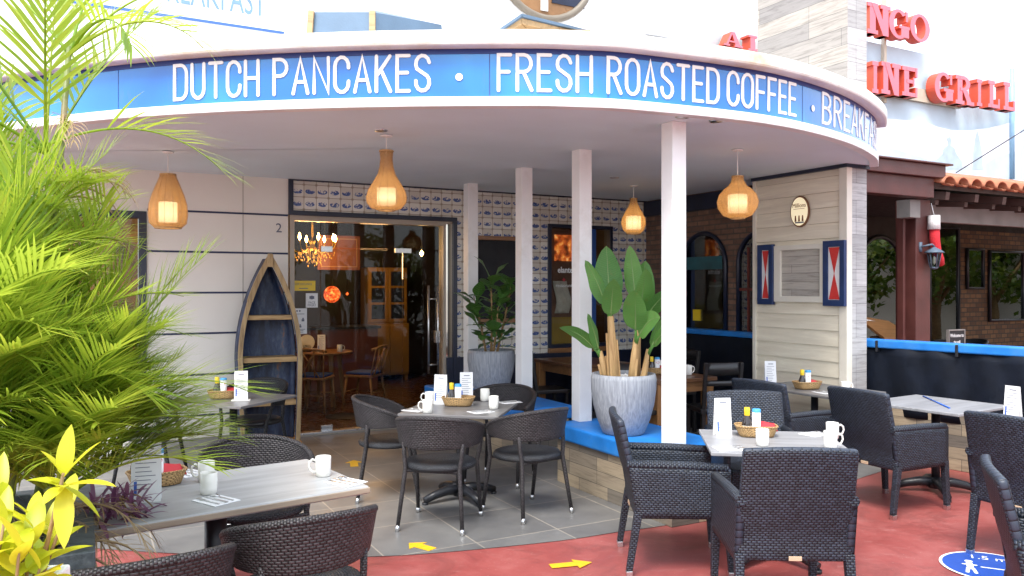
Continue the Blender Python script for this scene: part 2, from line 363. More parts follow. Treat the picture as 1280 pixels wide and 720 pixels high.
wv.inputs['Color1'].default_value = (.66,.43,.20,1); wv.inputs['Color2'].default_value = (.50,.31,.14,1); wv.inputs['Mortar'].default_value = (.34,.2,.09,1)
n.P(Base_Color=wv.outputs[0], Roughness=.6); tl = n.node('ShaderNodeBsdfTranslucent'); tl.inputs[0].default_value = (.9,.62,.3,1); mx = n.node('ShaderNodeMixShader'); mx.inputs[0].default_value = .4
tp = n.node('ShaderNodeBsdfTransparent'); mx2 = n.node('ShaderNodeMixShader'); n.t.links.new(n.math('MULTIPLY', wv.outputs['Fac'], .75), mx2.inputs[0])
n.t.links.new(n.b.outputs[0], mx.inputs[1]); n.t.links.new(tl.outputs[0], mx.inputs[2]); n.t.links.new(mx.outputs[0], mx2.inputs[1]); n.t.links.new(tp.outputs[0], mx2.inputs[2]); n.t.links.new(mx2.outputs[0], n.out.inputs[0]); M['rattan'] = n.m
n.bump(wv.outputs['Fac'], -.5, .004)
M['lampglow'] = emit('lit_lamp_sleeve', (1,.78,.44), 1.5, (.8,.7,.5))
M['bulb'] = emit('lit_bulb', (1,.55,.16), 30)
M['orangeglow'] = emit('lit_orange_globe', (1,.13,.02), .95, (.5,.1,.03))
n = NT('lit_woven_globe'); f = n.noise(24, 3, n.coord(), .6); n.P(Base_Color=(.4,.08,.03), Emission_Color=n.ramp(f, [(.38, (.05,.004,.001)), (.52, (.55,.05,.008)), (.68, (1,.25,.05))]), Emission_Strength=1.1); M['orangeglow'] = n.m
n = NT('ribbed_grey_glaze'); co = n.coord('Object', (40, 40, 3)); f = n.noise(2, 5, co, .6)
n.P(Base_Color=n.ramp(f, [(.32, (.20,.215,.24)), (.6, (.33,.35,.385)), (.8, (.43,.45,.48))]), Roughness=.55).bump(f, .5, .008); M['pot'] = n.m
M['pebble'] = paint('white_pebbles', (.75,.74,.72), .7, .3, 60, .8, bscale=45)
M['granite'] = paint('dark_granite', (.085,.10,.105), .6, .45, 22, .3, dirt=(.17,.185,.18))
M['soil'] = paint('dark_soil', (.03,.022,.015), .9, .4, 20, .8)
M['palm'] = leaf('palm_leaflet', (.13,.27,.022), (.27,.42,.033), (.44,.50,.055), .45)
M['palmdry'] = leaf('dry_palm_leaflet', (.32,.22,.11), (.42,.30,.16), None, .2)
M['stem'] = paint('green_cane', (.16,.20,.05), .5, .4, 12, .2, dirt=(.28,.2,.11))
M['yleaf'] = leaf('yellow_green_leaf', (.33,.44,.02), (.62,.60,.03), (.78,.66,.04), .4)
M['twig'] = paint('brown_twig', (.30,.19,.08), .7, .3, 15, .2)
M['purple'] = leaf('purple_leaf', (.10,.025,.08), (.2,.06,.14), (.28,.14,.2), .3)
n0 = leaf('banana_leaf', (.06,.20,.04), (.10,.27,.055), (.16,.35,.08), .35, .34); M['banana'] = veined(n0)
M['fig'] = leaf('fig_leaf', (.022,.09,.018), (.045,.145,.026), (.085,.20,.036), .25, .28); veined(M['fig'], 38, 22, .6)
M['vein'] = paint('pale_leaf_vein', (.22,.34,.11), .5, .1, 10, 0)
M['cane'] = wood('tan_banana_stem', (.50,.32,.14), .7, 2, 1, (.3,.17,.07), .3)
M['terracotta'] = paint('terracotta_tile', (.42,.145,.07), .7, .3, 8, .2, dirt=(.5,.25,.15))
M['maroon'] = paint('maroon_painted_timber', (.085,.026,.022), .45, .25, 5, .12)
M['greybeam'] = paint('grey_timber', (.22,.205,.19), .7, .2, 5, .1)
M['mural'] = paint('pale_blue_wall', (.50,.60,.68), .7, .12, 1.5, .1)
M['muralw'] = paint('mural_cloud_white', (.78,.79,.80), .7, .04, 2, .05)
M['muralm'] = paint('mural_mountain', (.52,.60,.68), .7, .15, 3, .05)
M['muralc'] = paint('mural_church', (.42,.50,.58), .7, .15, 6, .05)
M['pink'] = paint('pink_red_letter_face', (.78,.17,.22), .5, .06, 6, 0)
M['orangered'] = paint('orange_red_letter_side', (.62,.09,.045), .5, .1, 6, 0)
M['slate'] = paint('blue_grey_cladding', (.10,.16,.235), .5, .15, 4, .1)
M['pine'] = wood('pine_boards', (.45,.29,.14), .6, 0, 1)
M['shutred'] = paint('shutter_red', (.60,.035,.03), .45, .06, 10, 0)
M['shutwhite'] = paint('shutter_white', (.78,.78,.78), .45, .04, 10, 0)
M['shutblue'] = paint('shutter_blue', (.012,.035,.12), .4, .2, 10, .05)
M['arrow'] = paint('yellow_floor_tape', (.75,.42,.015), .5, .12, 25, 0)
M['stickerblue'] = paint('blue_floor_sticker', (.015,.07,.36), .4, .12, 10, 0)
M['cab'] = paint('yellow_cabinet_paint', (.33,.17,.022), .45, .15, 4, .05)
M['tin'] = paint('cream_enamel_sign', (.80,.72,.50), .35, .08, 10, 0)
M['brownink'] = paint('brown_ink', (.22,.09,.03), .5, .1, 10, 0)
n = NT('backlit_orange_poster'); f = n.noise(11, 4, n.coord(), .6); n.P(Base_Color=(.2,.06,.02), Emission_Color=n.ramp(f, [(.38, (.03,.006,.002)), (.52, (.45,.07,.01)), (.62, (.8,.25,.04)), (.72, (.9,.6,.35))]), Emission_Strength=.4); M['orangeimg'] = n.m
M['stocking'] = paint('red_knit', (.55,.02,.03), .9, .3, 60, .6)
M['fur'] = paint('white_plush', (.78,.76,.74), .95, .15, 60, .8)
M['lampglass'] = glass('lantern_glass', (.75,.78,.72), 1.5)
# floors
n = NT('grey_floor_tile'); co = n.node('ShaderNodeTexCoord'); b = n.node('ShaderNodeTexBrick', offset=0); mp = n.node('ShaderNodeMapping'); n.t.links.new(co.outputs['Object'], mp.inputs[0]); mp.inputs['Rotation'].default_value = (0, 0, -TH); mp.inputs['Location'].default_value = (.2, .25, 0)
n.t.links.new(mp.outputs[0], b.inputs['Vector'])
for k, v in (('Scale', 1), ('Brick Width', .61), ('Row Height', .61), ('Mortar Size', .005), ('Mortar Smooth', .2), ('Bias', 0)): b.inputs[k].default_value = v
b.inputs['Color1'].default_value = (.125,.123,.122,1); b.inputs['Color2'].default_value = (.158,.156,.154,1); b.inputs['Mortar'].default_value = (.30,.27,.23,1)
f = n.noise(3.5, 8, co.outputs['Object'], .65); f2 = n.noise(1.1, 3, co.outputs['Object'])
n.P(Base_Color=n.mix(.55, b.outputs[0], n.ramp(f, [(.3, (.62,.62,.64)), (.7, (1.3,1.28,1.22))]), 'MULTIPLY'), Roughness=n.ramp(f2, [(.35, (.28,)*3), (.65, (.5,)*3)])).bump(n.math('SUBTRACT', n.math('MULTIPLY', f, .15), b.outputs['Fac']), .3, .003); M['tilefloor'] = n.m
n = NT('red_painted_floor'); co = n.coord(); f = n.noise(2.2, 9, co, .68, .4); g = n.noise(.8, 3, co); sp = n.noise(70, 2, co)
col = n.ramp(f, [(.28, (.24,.052,.048)), (.5, (.31,.075,.068)), (.66, (.35,.105,.095)), (.80, (.44,.18,.165))])
st = n.noise(1.3, 12, co, .75, 1.2); col = n.mix(n.ramp(st, [(.50, (0,0,0)), (.66, (.75,.75,.75))]), col, (.14,.042,.038)); sc2 = n.noise(5, 10, n.coord('Object', (1, 3.2, 1), (0,0,.5)), .8, .5); col = n.mix(n.ramp(sc2, [(.56, (0,0,0)), (.70, (.65,.65,.65))]), col, (.46,.23,.21))
col = n.mix(n.ramp(sp, [(.68, (0,0,0)), (.74, (.8,.8,.8))]), col, (.50,.32,.29)); col = n.mix(n.math('MULTIPLY', g, .3), col, (.2,.035,.03))
n.P(Base_Color=col, Roughness=n.ramp(f, [(.3, (.32,)*3), (.7, (.55,)*3)])).bump(f, .12, .01); M['redfloor'] = n.m
# ================================================================== ground
def sheet(name, pts, z, m):
    mb = MB(); mb.add([(x, y, z) for x, y in pts], [tuple(range(len(pts)))]); return structure(mb.build(name, m))
sheet('ground', [(-250,-250), (250,-250), (250,250), (-250,250)], -.012, paint('far_ground', (.36,.34,.32), .9, .2, 1, .1))
sheet('terrace_floor', [(-9,-6), (10,-6), (12,16), (-10,16)], 0, M['redfloor'])
def smooth(P, k=8):
    out = []
    for i in range(len(P)-1):
        p0, p1, p2, p3 = (Vector(P[max(0, min(len(P)-1, j))]) for j in (i-1, i, i+1, i+2))
        for q in range(k):
            t = q/k; out.append(.5*((2*p1)+(p2-p0)*t+(2*p0-5*p1+4*p2-p3)*t*t+(3*p1-p0-3*p2+p3)*t**3))
    out.append(Vector(P[-1])); return out
edge = smooth([(-6.2,6.6), (-4,5.6), (-2.8,5.08), (-1.62,4.88), (-.925,4.87), (-.4,4.96), (.31,5.18), (.7,5.36), (1.11,5.54), (1.9,6.0), (2.5,6.45), (2.93,6.82), (3.57,7.35)], 6)
lf = [L(2.6, 0), L(2.6, .0), L(-6.6, 0)]
sheet('tiled_floor', [(p.x, p.y) for p in edge] + [(p.x, p.y) for p in (L(3.0,-.6), L(2.6,.05), L(-6.9,.05))], .004, M['tilefloor'])
mb = MB(); poly = [L(-3.4,.09), L(2.2,.09), L(2.2,5.4), L(-3.4,5.4)]
mb.add([(-3.4,.05,.006), (2.0,.05,.006), (2.0,5.4,.006), (-3.4,5.4,.006)], [(0,1,2,3)])
structure(mb.build('interior_floor', M['woodfl'], loc=ORG, rz=TH))

# ================================================================== cafe building (facade frame: x = along front, y = into building)
cafe = thing('cafe_building', 'white cafe building with cream panelled front, blue and white tiled wall and glass doors', 'building', ORG, TH)
DX0, DX1 = -2.74, -.93
mb = MB(); wall(mb, -6.8, DX0-.02, 0, 2.86, 0, .18, [(-5.3, -4.16, .55, 2.4)]); cw = mb.build('panelled_wall', M['cream'], cafe)
for z in (.32, .74, 1.165, 1.585, 2.005, 2.42):
    mb = MB(); mb.box(-4.155, DX0-.022, -.004, .006, z-.010, z+.010); mb.build('panel_line', M['navyline'], cw)
mb = MB(); mb.box(-3.235, -3.227, -.003, .006, .02, 2.84); mb.build('panel_seam', paint('seam', (.4,.37,.32), .6), cw)
mb = MB(); mb.box(-4.155, DX0-.022, -.012, .006, 0.012, .09); mb.build('skirting', paint('grey_skirting', (.25,.24,.22), .5), cw)
mb = MB(); text(mb, '2', .14, lambda x, y, d: (-2.86+x, -.002-d, 2.275+y), .002); mb.build('house_number', M['ink'], cw)
# window beside the palm
win = MB(); frame(win, -5.3, -4.16, .55, 2.4, -.02, .10, .07); win = win.build('window', M['navy'], cafe, .004)
mb = MB(); mb.box(-5.23, -4.23, .05, .056, .62, 2.33); mb.build('pane', M['glass'], win)
ea = paint('amber_room_glow', (.24,.10,.025), .6, .9, 5, .2, dirt=(.015,.008,.006)); nb = ea.node_tree.nodes['Principled BSDF']; ea.node_tree.links.new(nb.inputs['Base Color'].links[0].from_socket, nb.inputs['Emission Color']); nb.inputs['Emission Strength'].default_value = .22; emit_amber = ea
mb = MB(); mb.box(-5.24, -4.22, .30, .34, .6, 2.36); mb.build('curtain', emit_amber, win)
# tiled wall
W1 = (-.5, .10, 1.2, 2.27); W2 = (.51, 1.51, .80, 2.45)
mb = MB(); wall(mb, DX0, 2.083, .80, 2.80, -.012, .15, [(DX0-1, DX1+.13, .5, 2.47), W1, W2]); tw = mb.build('tiled_wall', M['delft'], cafe)
mb = MB(); wall(mb, DX1+.13, 2.083, 0, .80, -.024, .15); mb.build('dado', M['navy'], cafe, .004)
mb = MB(); mb.box(DX0-.02, 2.083, -.03, .16, 2.80, 2.86); mb.box(DX0-.02, DX0+.03, -.032, .16, 2.45, 2.80); mb.build('tile_border', M['navy'], cafe)
mb = MB()
for s in (-.6, -.1, .4, .9, 1.4): mb.box(s, s+.022, -.036, -.02, .02, .78)
mb.box(DX1+.13, 2.08, -.036, -.02, .76, .80); mb.build('dado_rib', M['navy'], cafe)
# small dark window with orange head and sill
w = MB(); w.box(W1[0], W1[1], -.03, .08, 2.22, 2.27); w.box(W1[0], W1[1]+.0, -.06, .08, 1.2, 1.25); w = w.build('window', M['oakx'], cafe, .003)
mb = MB(); mb.box(W1[0]+.001, W1[1]-.001, .04, .07, 1.25, 2.22); mb.build('pane', paint('dark_blind', (.008,.009,.013), .65, .1, 3), w)
# poster window
w = MB(); frame(w, W2[0], W2[1], .86, W2[3], -.04, .1, .045); w = w.build('window', M['navy'], cafe, .003)
mb = MB(); mb.box(W2[0], W2[1], -.07, .1, .80, .858); mb.build('sill', M['oakx'], w, .003)
mb = MB(); mb.box(W2[0]+.045, W2[1]-.045, .03, .035, .905, W2[3]-.045); mb.build('pane', M['glass'], w)
mb = MB(); mb.box(1.19, 1.26, -.01, .09, .906, W2[3]-.046); mb.build('mullion', paint('mid_blue_frame', (.02,.08,.3), .4), w, .003)
mb = MB(); mb.box(W2[0]+.046, 1.19, .078, .098, .906, 1.25); mb.build('lower_panel', paint('mustard_panel', (.35,.20,.03), .6), w)
mb = MB(); mb.box(W2[0]+.046, 1.19, .08, .10, 1.25, W2[3]-.05); mb.build('backing', paint('brown_backing', (.17,.075,.045), .6, .3, 4), w)
mb = MB(); mb.slab(lambda a, b: (.66+.22*a+.03*math.sin(b*5), .06+.012*math.sin(a*14+b*6), 1.3+.42*b), 12, 6, .004); mb.build('crumpled_bag', paint('pale_paper_bag', (.55,.47,.40), .7, .2, 8, .2), w)
# poster glass: lettering
mb = MB(); text(mb, 'elante', .105, lambda x, y, d: (.80+x, .026-d, 1.86+y), .001, .9, .003); mb.build('lettering', M['paper'], w); mb = MB(); text(mb, 'restaurant', .062, lambda x, y, d: (.78+x, .026-d, 1.66+y), .001, .95); mb.build('lettering', M['paper'], w)
mb = MB()
pts = []
for k in range(10):
    a = math.pi/2+k*math.pi/5; r = .03 if k % 2 == 0 else .013; pts.append((.78+r*math.cos(a), 1.735+r*math.sin(a)))
mb.prism(pts, .024, .028); mb.build('star', M['redink'], w)
mb = MB()
mb.box(.66, .93, .062, .068, 1.98, 2.32)
mb.build('poster_glow', M['orangeimg'], w)
# glazed door front
fr = MB(); wall(fr, DX0, DX1+.13, 0, 2.47, .0, .14, [(DX0+.05, DX1, .02, 2.37), (DX1+.035, DX1+.115, .80, 2.40)]); fr = fr.build('door_frame', paint('beige_metal_frame', (.40,.34,.27), .35, .06, 6), cafe, .003)
mb = MB(); mb.box(DX0-.02, DX1+.165, -.04, .02, 2.425, 2.475); mb.box(DX1+.115, DX1+.165, -.04, .02, .0, 2.424); mb.box(DX1+.036, DX1+.114, -.03, .02, .0, .80); mb.build('portal_trim', M['navy'], fr, .003)
mb = MB(); mb.box(DX1+.036, DX1+.114, .05, .056, .80, 2.40); mb.build('side_mirror', paint('mirror_strip', (.5,.46,.4), .08, .1, 5, 0, 1), fr)
mb = MB(); mb.box(DX0+.05, DX1, .0, .12, .019, .04); mb.build('threshold', M['silver'], fr, .003)
px = (-2.39, -1.42)
pn = [(DX0+.052, px[0]-.004, .05, 2.365), (px[0]+.004, px[1]-.004, .05, 2.07), (px[1]+.004, DX1-.002, .05, 2.07), (px[0]+.004, DX1-.002, 2.085, 2.365)]
for i, (a, b_, c, d) in enumerate(pn):
    mb = MB(); mb.box(a, b_, .06, .070, c, d)
    g = mb.build('door' if i in (1, 2) else 'glass_panel', M['glass'], cafe)
    mb = MB()
    if i == 1: mb.box(a, a+.13, .05, .08, d-.035, d+.03); mb.build('clamp', M['silver'], g, .003); mb = MB(); mb.box(a, a+.13, .05, .08, c-.02, c+.05)
    if i == 2: mb.box(a-.10, a+.10, .05, .08, d-.03, d+.025)
    if i in (1, 2):
        mb.build('clamp', M['silver'], g, .003)
    if i == 2:
        mb = MB()
        for hx in (-1.12, -1.0): mb.tube([(hx, .0, .62), (hx, .0, 1.66)], .013, 10)
        for hz in (.72, 1.5):
            mb.tube([(-1.12, .0, hz), (-1.0, .0, hz)], .008, 8); mb.tube([(-1.06, .0, hz), (-1.06, .06, hz)], .008, 8)
        mb.build('handle', M['silver'], g); mb = MB(); mb.box(-1.03, -.975, -.012, .06, .98, 1.12); mb.build('lock', M['silver'], g, .004)
# inside
mb = MB(); wall(mb, -3.4, 2.0, 0, 2.9, 5.4, 5.5); wall(mb, -3.4, 2.0, 2.86, 2.9, .18, 5.4); iw = mb.build('interior_wall', M['darkwall'], cafe)
mb = MB(); mb.box(-3.5, -3.4, .18, 5.5, 0, 2.9); mb.box(2.0, 2.08, .18, 5.5, 0, 2.9); mb.build('interior_wall', M['darkwall'], cafe)
mb = MB(); mb.box(-3.39, -2.35, 2.6, 2.68, 0, 2.1); mb.build('partition', M['tan'], cafe, .004)
# upper storey
up = MB(); wall(up, -8.5, 2.02, 3.26, 9.5, -.25, .0, []); up = up.build('upper_wall', M['upper'], cafe)
mb = MB(); mb.box(-2.79, -2.73, -.30, -.245, 3.3, 9.4); mb.build('corner_strip', M['white'], up, .004)
mb = MB(); mb.box(-7.5, -2.86, -.262, -.246, 4.300, 4.325); mb.build('blue_line', M['blueink'], up)
mb = MB(); text(mb, 'BREAKFAST', .40, lambda x, y, d: (-3.585+x, -.252-d, 4.575+y), .004, .52); mb.build('lettering', paint('faded_blue_letters', (.16,.27,.52), .6, .1, 6), up)
qm = paint('grey_quoin', (.42,.42,.42), .8)
for k in range(6): mb = MB(); mb.box(1.99, 2.03, -.256, -.244, 3.4+k*.42, 3.6+k*.42); mb.build('corner_quoin', qm, up)
mb = MB(); k = 40
mb.tube([(.325+.70*math.cos(2*math.pi*i/k), -.27, 5.67+.70*math.sin(2*math.pi*i/k)) for i in range(k)], .045, 8, closed=True); rw = mb.build('round_window', paint('grey_ring', (.20,.17,.13), .5), up)
mb = MB(); mb.prism([(.325+.665*math.cos(2*math.pi*i/k), 5.67+.665*math.sin(2*math.pi*i/k)) for i in range(k)], -.258, -.252); mb.build('pane', paint('amber_room', (.33,.17,.07), .3, .5, 2), rw)
mb = MB(); mb.box(.26, .36, -.275, -.262, 5.06, 6.28); mb.box(-.28, .93, -.274, -.262, 5.60, 5.68); mb.build('glazing_bar', M['white'], rw)
mb = MB(); mb.box(.42, .9, -.272, -.26, 5.18, 5.58); mb.build('dark_pane', M['navy'], rw)

# brick side wall with arched windows, facing the tables (x = s)
bw = MB(); bw.box(2.083, 2.25, -2.62, -.0, 0, 2.86); bw = bw.build('brick_wall', bricks('brown_brick_side', (.27,.15,.10), (.16,.09,.065), (.12,.095,.075), .21, .065, .010, axis='YZ'), cafe)
def arch(yc, hw, z0, ztop, col, x=2.083):
    a = [(yc-hw, z0), (yc+hw, z0)] + [(yc+hw*math.cos(q*math.pi/16), ztop-hw+hw*math.sin(q*math.pi/16)) for q in range(17)]
    sc = lambda pts, k: [(yc+(y-yc)*k, z0+(z-z0)*k) for y, z in pts]
    mp = lambda y, x_, z: (x-x_, y, z)
    mb = MB(); out = [(yc-hw, z0)] + [(yc-hw*math.cos(q*math.pi/20), ztop-hw+hw*math.sin(q*math.pi/20)) for q in range(21)] + [(yc+hw, z0)]
    mb.tube([(x-.02, y, z) for y, z in out], .028, 6); f = mb.build('arched_window', M['navy'], cafe)
    mb = MB(); mb.prism(a, .004, .012, mp); mb.build('pane', M['glassd'], f)
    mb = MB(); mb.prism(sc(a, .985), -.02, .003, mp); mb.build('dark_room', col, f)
    return f
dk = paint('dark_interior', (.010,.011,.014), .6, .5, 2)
a1 = arch(-1.17, .40, .95, 2.31, dk); a2 = arch(-2.12, .34, .95, 2.27, dk)
mb = MB()
for y in (-2.3, -1.94): mb.box(2.055, 2.075, y-.012, y+.012, .96, 2.1)
mb.box(2.055, 2.075, -2.44, -1.8, 1.6, 1.63); mb.build('red_glazing_bar', paint('dark_red_bar', (.16,.03,.02), .4), a2)
mb = MB(); mb.box(2.068, 2.08, -1.12, -.98, 1.22, 1.36); mb.build('yellow_notice', M['yellow'], a1)
mb = MB(); mb.box(2.066, 2.08, -1.50, -.84, 1.86, 2.02); mb.build('teal_awning', paint('teal_strip', (.02,.10,.12), .6, .3, 8), a1)
mb = MB(); mb.box(2.04, 2.08, -2.6, -.01, 2.6, 2.80); mb.build('scalloped_valance', M['navy'], bw, .003)

# tower clad in wood-look stone, cream siding below the canopy
tower = thing('clad_wall', 'cream plank wall by the benches that rises above the canopy as a grey wood-look stone pier', 'wall', ORG, TH)
TX, TY0, TY1 = 1.68, -3.61, -2.46
mb = MB(); mb.box(TX, TX+.27, TY0, TY1, 0, 7.2); tm = mb.build('pier', [M['stonep'], M['stonef']], tower)
for p in tm.data.polygons: p.material_index = 1 if abs(p.normal.y) > .7 else 0
sd = MB(); z = .02; random.seed(3)
while z < 2.74:
    h = min(.148, 2.78-z)
    sd.add([(TX-.004, TY0+.07, z), (TX-.022, TY0+.07, z), (TX-.008, TY0+.07, z+h), (TX-.004, TY0+.07, z+h),
            (TX-.004, TY1, z), (TX-.022, TY1, z), (TX-.008, TY1, z+h), (TX-.004, TY1, z+h)], [(0,1,2,3), (7,6,5,4), (1,5,6,2), (0,4,5,1), (2,6,7,3), (0,3,7,4)]); z += .150
sd = sd.build('siding', M['siding'], tower)
mb = MB(); mb.box(TX-.035, TX+.04, TY0-.02, TY0+.07, 0, 2.80); mb.box(TX-.03, TX+.0, TY1-.0, TY1+.045, 0, 2.8); mb.build('corner_post', paint('cream_post', (.78,.73,.62), .5, .08, 4), tower, .003)
mb = MB(); mb.box(TX-.05, TX+.28, TY0-.03, TY1+.05, 2.78, 2.82); mb.build('top_trim', M['navy'], tower)
# false window: px 975-1030, stone look inside, with cream casing
def yt(px_, s): 
    k = (px_-640)/1000; return (U.x*s - k*(ORG.y+U.y*s))/(k*V.y-V.x)
y0, y1 = yt(1034, TX-.03), yt(969, TX-.03); zw0, zw1 = 1.49, 2.07
mb = MB(); wall(mb, y0, y1, zw0, zw1, -.052, -.012, [(y0+.075, y1-.085, zw0+.06, zw1-.05)])
o = mb; o.v = [Vector((TX+p.y, p.x, p.z)) for p in o.v]; o.f = [f[::-1] for f in o.f]; cs = o.build('casing', paint('cream_casing', (.76,.72,.62), .5, .05, 6), tower, .003)
mb = MB(); mb.box(TX-.026, TX-.023, y0+.075, y1-.085, zw0+.06, zw1-.05); mb.build('stone_panel', planks('window_stone', (.56,.52,.45), (.40,.37,.33), .55, .085, 'YZ'), cs)
def shutter(pa, pb, label):
    a, b_ = yt(pa, TX-.04), yt(pb, TX-.04); ya, yb = min(a, b_), max(a, b_); cz = 1.775; w2 = (yb-ya)/2; h2 = .315
    t = thing('shutter', label, 'shutter', L(TX-.052, (ya+yb)/2, cz), TH, 'painted shutters on the plank wall')
    mb = MB(); wall(mb, -w2, w2, -h2, h2, -.02, .02, [(-w2+.055, w2-.055, -h2+.06, h2-.06)])
    mb.v = [Vector((p.y, p.x, p.z)) for p in mb.v]; mb.f = [f[::-1] for f in mb.f]; mb.build('frame', M['shutblue'], t, .003)
    mb = MB(); mb.box(-.004, .012, -w2+.055, w2-.055, -h2+.06, h2-.06); mb.build('panel', M['shutwhite'], t)
    mb = MB(); wi, hi = w2-.063, h2-.065
    for sgn in (1, -1):
        q = [(0, 0), (-wi, sgn*hi), (wi, sgn*hi)]; mb.prism(q, .005, .0085, lambda y, x, z: (-x, y, z))
    mb.build('hourglass', M['shutred'], t)
shutter(1031, 1058, 'navy shutter with red hourglass at the corner of the plank wall, beside the cream post')
shutter(949, 968, 'navy shutter with red hourglass at the inner edge of the plank wall')
t = thing('oval_sign', 'oval cream enamel sign hanging on the cream plank wall', 'sign', L(TX-.03, yt(1001, TX-.03), 1.65+.0925*8.15), TH)
ov = lambda k, n=36: [(.118*k*math.cos(2*math.pi*i/n), .158*k*math.sin(2*math.pi*i/n)) for i in range(n)]
mp = lambda y, x, z: (-x, y, z)
mb = MB(); mb.prism(ov(1), .0, .02, mp); mb.build('rim', paint('brown_rim', (.2,.09,.04), .4), t, .003)
mb = MB(); mb.prism(ov(.9), .021, .024, mp); mb.build('plate', emit('emissive_cream_plate', (1,.86,.55), .22, (.84,.76,.54)), t)  # cream plate with a weak emission of its own
mb = MB(); text(mb, 'Millions', .062, lambda x, y, d: (-.025-d, -x, .06+y), .001, .9); mb.box(-.027, -.0245, -.07, .07, .025, .029)
for q in (-.045, .0, .045): mb.prism([(q-.012, -.10), (q+.012, -.10), (q+.006, -.04), (q-.006, -.04)], .0245, .0265, mp)
mb.build('print', M['brownink'], t); mb = MB(); mb.box(-.027, -.0245, -.06, .05, -.118, -.104); mb.build('black_bar', M['ink'], t)

# ================================================================== canopy
CP = smooth([(-5.6,6.95), (-3.81,5.96), (-2.9,5.56), (-2.27,5.36), (-1.6,5.22), (-.82,5.13), (0,5.10), (.41,5.13), (.84,5.23), (1.81,5.67), (2.6,6.33), (3.2,7.1), (3.49,7.67)], 10)
ac = [0]
for i in range(1, len(CP)): ac.append(ac[-1]+(CP[i]-CP[i-1]).length)
def cat(a):
    i = 0
    while i < len(CP)-2 and ac[i+1] < a: i += 1
    t = (a-ac[i])/(ac[i+1]-ac[i]); p = CP[i].lerp(CP[i+1], t)
    j = max(i-2, 0); j2 = min(i+3, len(CP)-1); d = (CP[j2]-CP[j]).normalized(); return p, Vector((d.y, -d.x))
def cpos(a, z, d):
    p, nn = cat(a); q = p+nn*d; return Vector((q.x, q.y, z))
AT = ac[-1]
def arc_px(px_):
    lo, hi = 0, AT
    for _ in range(40):
        m = (lo+hi)/2; p = cat(m)[0]
        if 640+1000*p.x/p.y < px_: lo = m
        else: hi = m
    return lo
can = thing('canopy', 'curved white canopy with a blue sign band over the terrace of the pancake cafe', 'canopy')
back = [L(2.12,-3.45), L(2.12,-.012), L(-6.33,-.012)]
def band(name, m, z0, z1, d0, d1, bev=.0):
    mb = MB(); N = 150; vs = []
    for i in range(N+1):
        a = AT*i/N
        for z, d in ((z0, d0), (z0, d1), (z1, d1), (z1, d0)): vs.append(cpos(a, z, d))
    fs = []
    for i in range(N):
        for j in range(4): fs.append((i*4+j, i*4+(j+1) % 4, i*4+4+(j+1) % 4, i*4+4+j))
    fs += [(3,2,1,0), tuple(N*4+j for j in range(4))]
    mb.add(vs, [f[::-1] for f in fs]); return mb.build(name, m, can, bev)
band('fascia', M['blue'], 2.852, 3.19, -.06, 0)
band('coping_shadow', paint('painted_shadow_blue', (.006,.022,.16), .4, .1, 3, 0), 3.132, 3.166, -.05, .004)  # dark blue strip painted as the coping's shadow on the sign band
band('lower_trim', M['white'], 2.795, 2.858, -.06, .022, .006)
cop = band('coping', M['coping'], 3.165, 3.265, -.14, .095, .018)
random.seed(11)
tex = bpy.data.textures.new('chip', 'CLOUDS'); tex.noise_scale = .25
mb = MB(); out = [cpos(AT*i/150, 2.80, -.05) for i in range(151)]; pl = [(p.x, p.y) for p in out] + [(p.x, p.y) for p in back]
n_ = len(pl)
mb.add([(x, y, 2.815) for x, y in pl]+[(x, y, 2.87) for x, y in pl], [tuple(range(n_))[::-1], tuple(range(n_, 2*n_))]+[(i, (i+1) % n_, (i+1) % n_+n_, i+n_) for i in range(n_)]); mb.build('soffit', M['soffit'], can)
mb = MB(); out = [cpos(AT*i/150, 2.80, -.12) for i in range(151)]; pl = [(p.x, p.y) for p in out] + [(p.x, p.y) for p in back]
mb.add([(x, y, 3.12) for x, y in pl]+[(x, y, 3.20) for x, y in pl], [tuple(range(n_))[::-1], tuple(range(n_, 2*n_))]+[(i, (i+1) % n_, (i+1) % n_+n_, i+n_) for i in range(n_)]); mb.build('roof', M['upper'], can)
for px_, py in ((476,163), (768,222), (853,146), (895,151)):
    mb = MB(); Y = 1163/(358-py); mb.lathe([(.0, 0), (.045, 0), (.05, .006), (.05, .012)], 16, ((px_-640)/1000*Y, Y, 2.805)); mb.build('downlight', M['silver'], can)
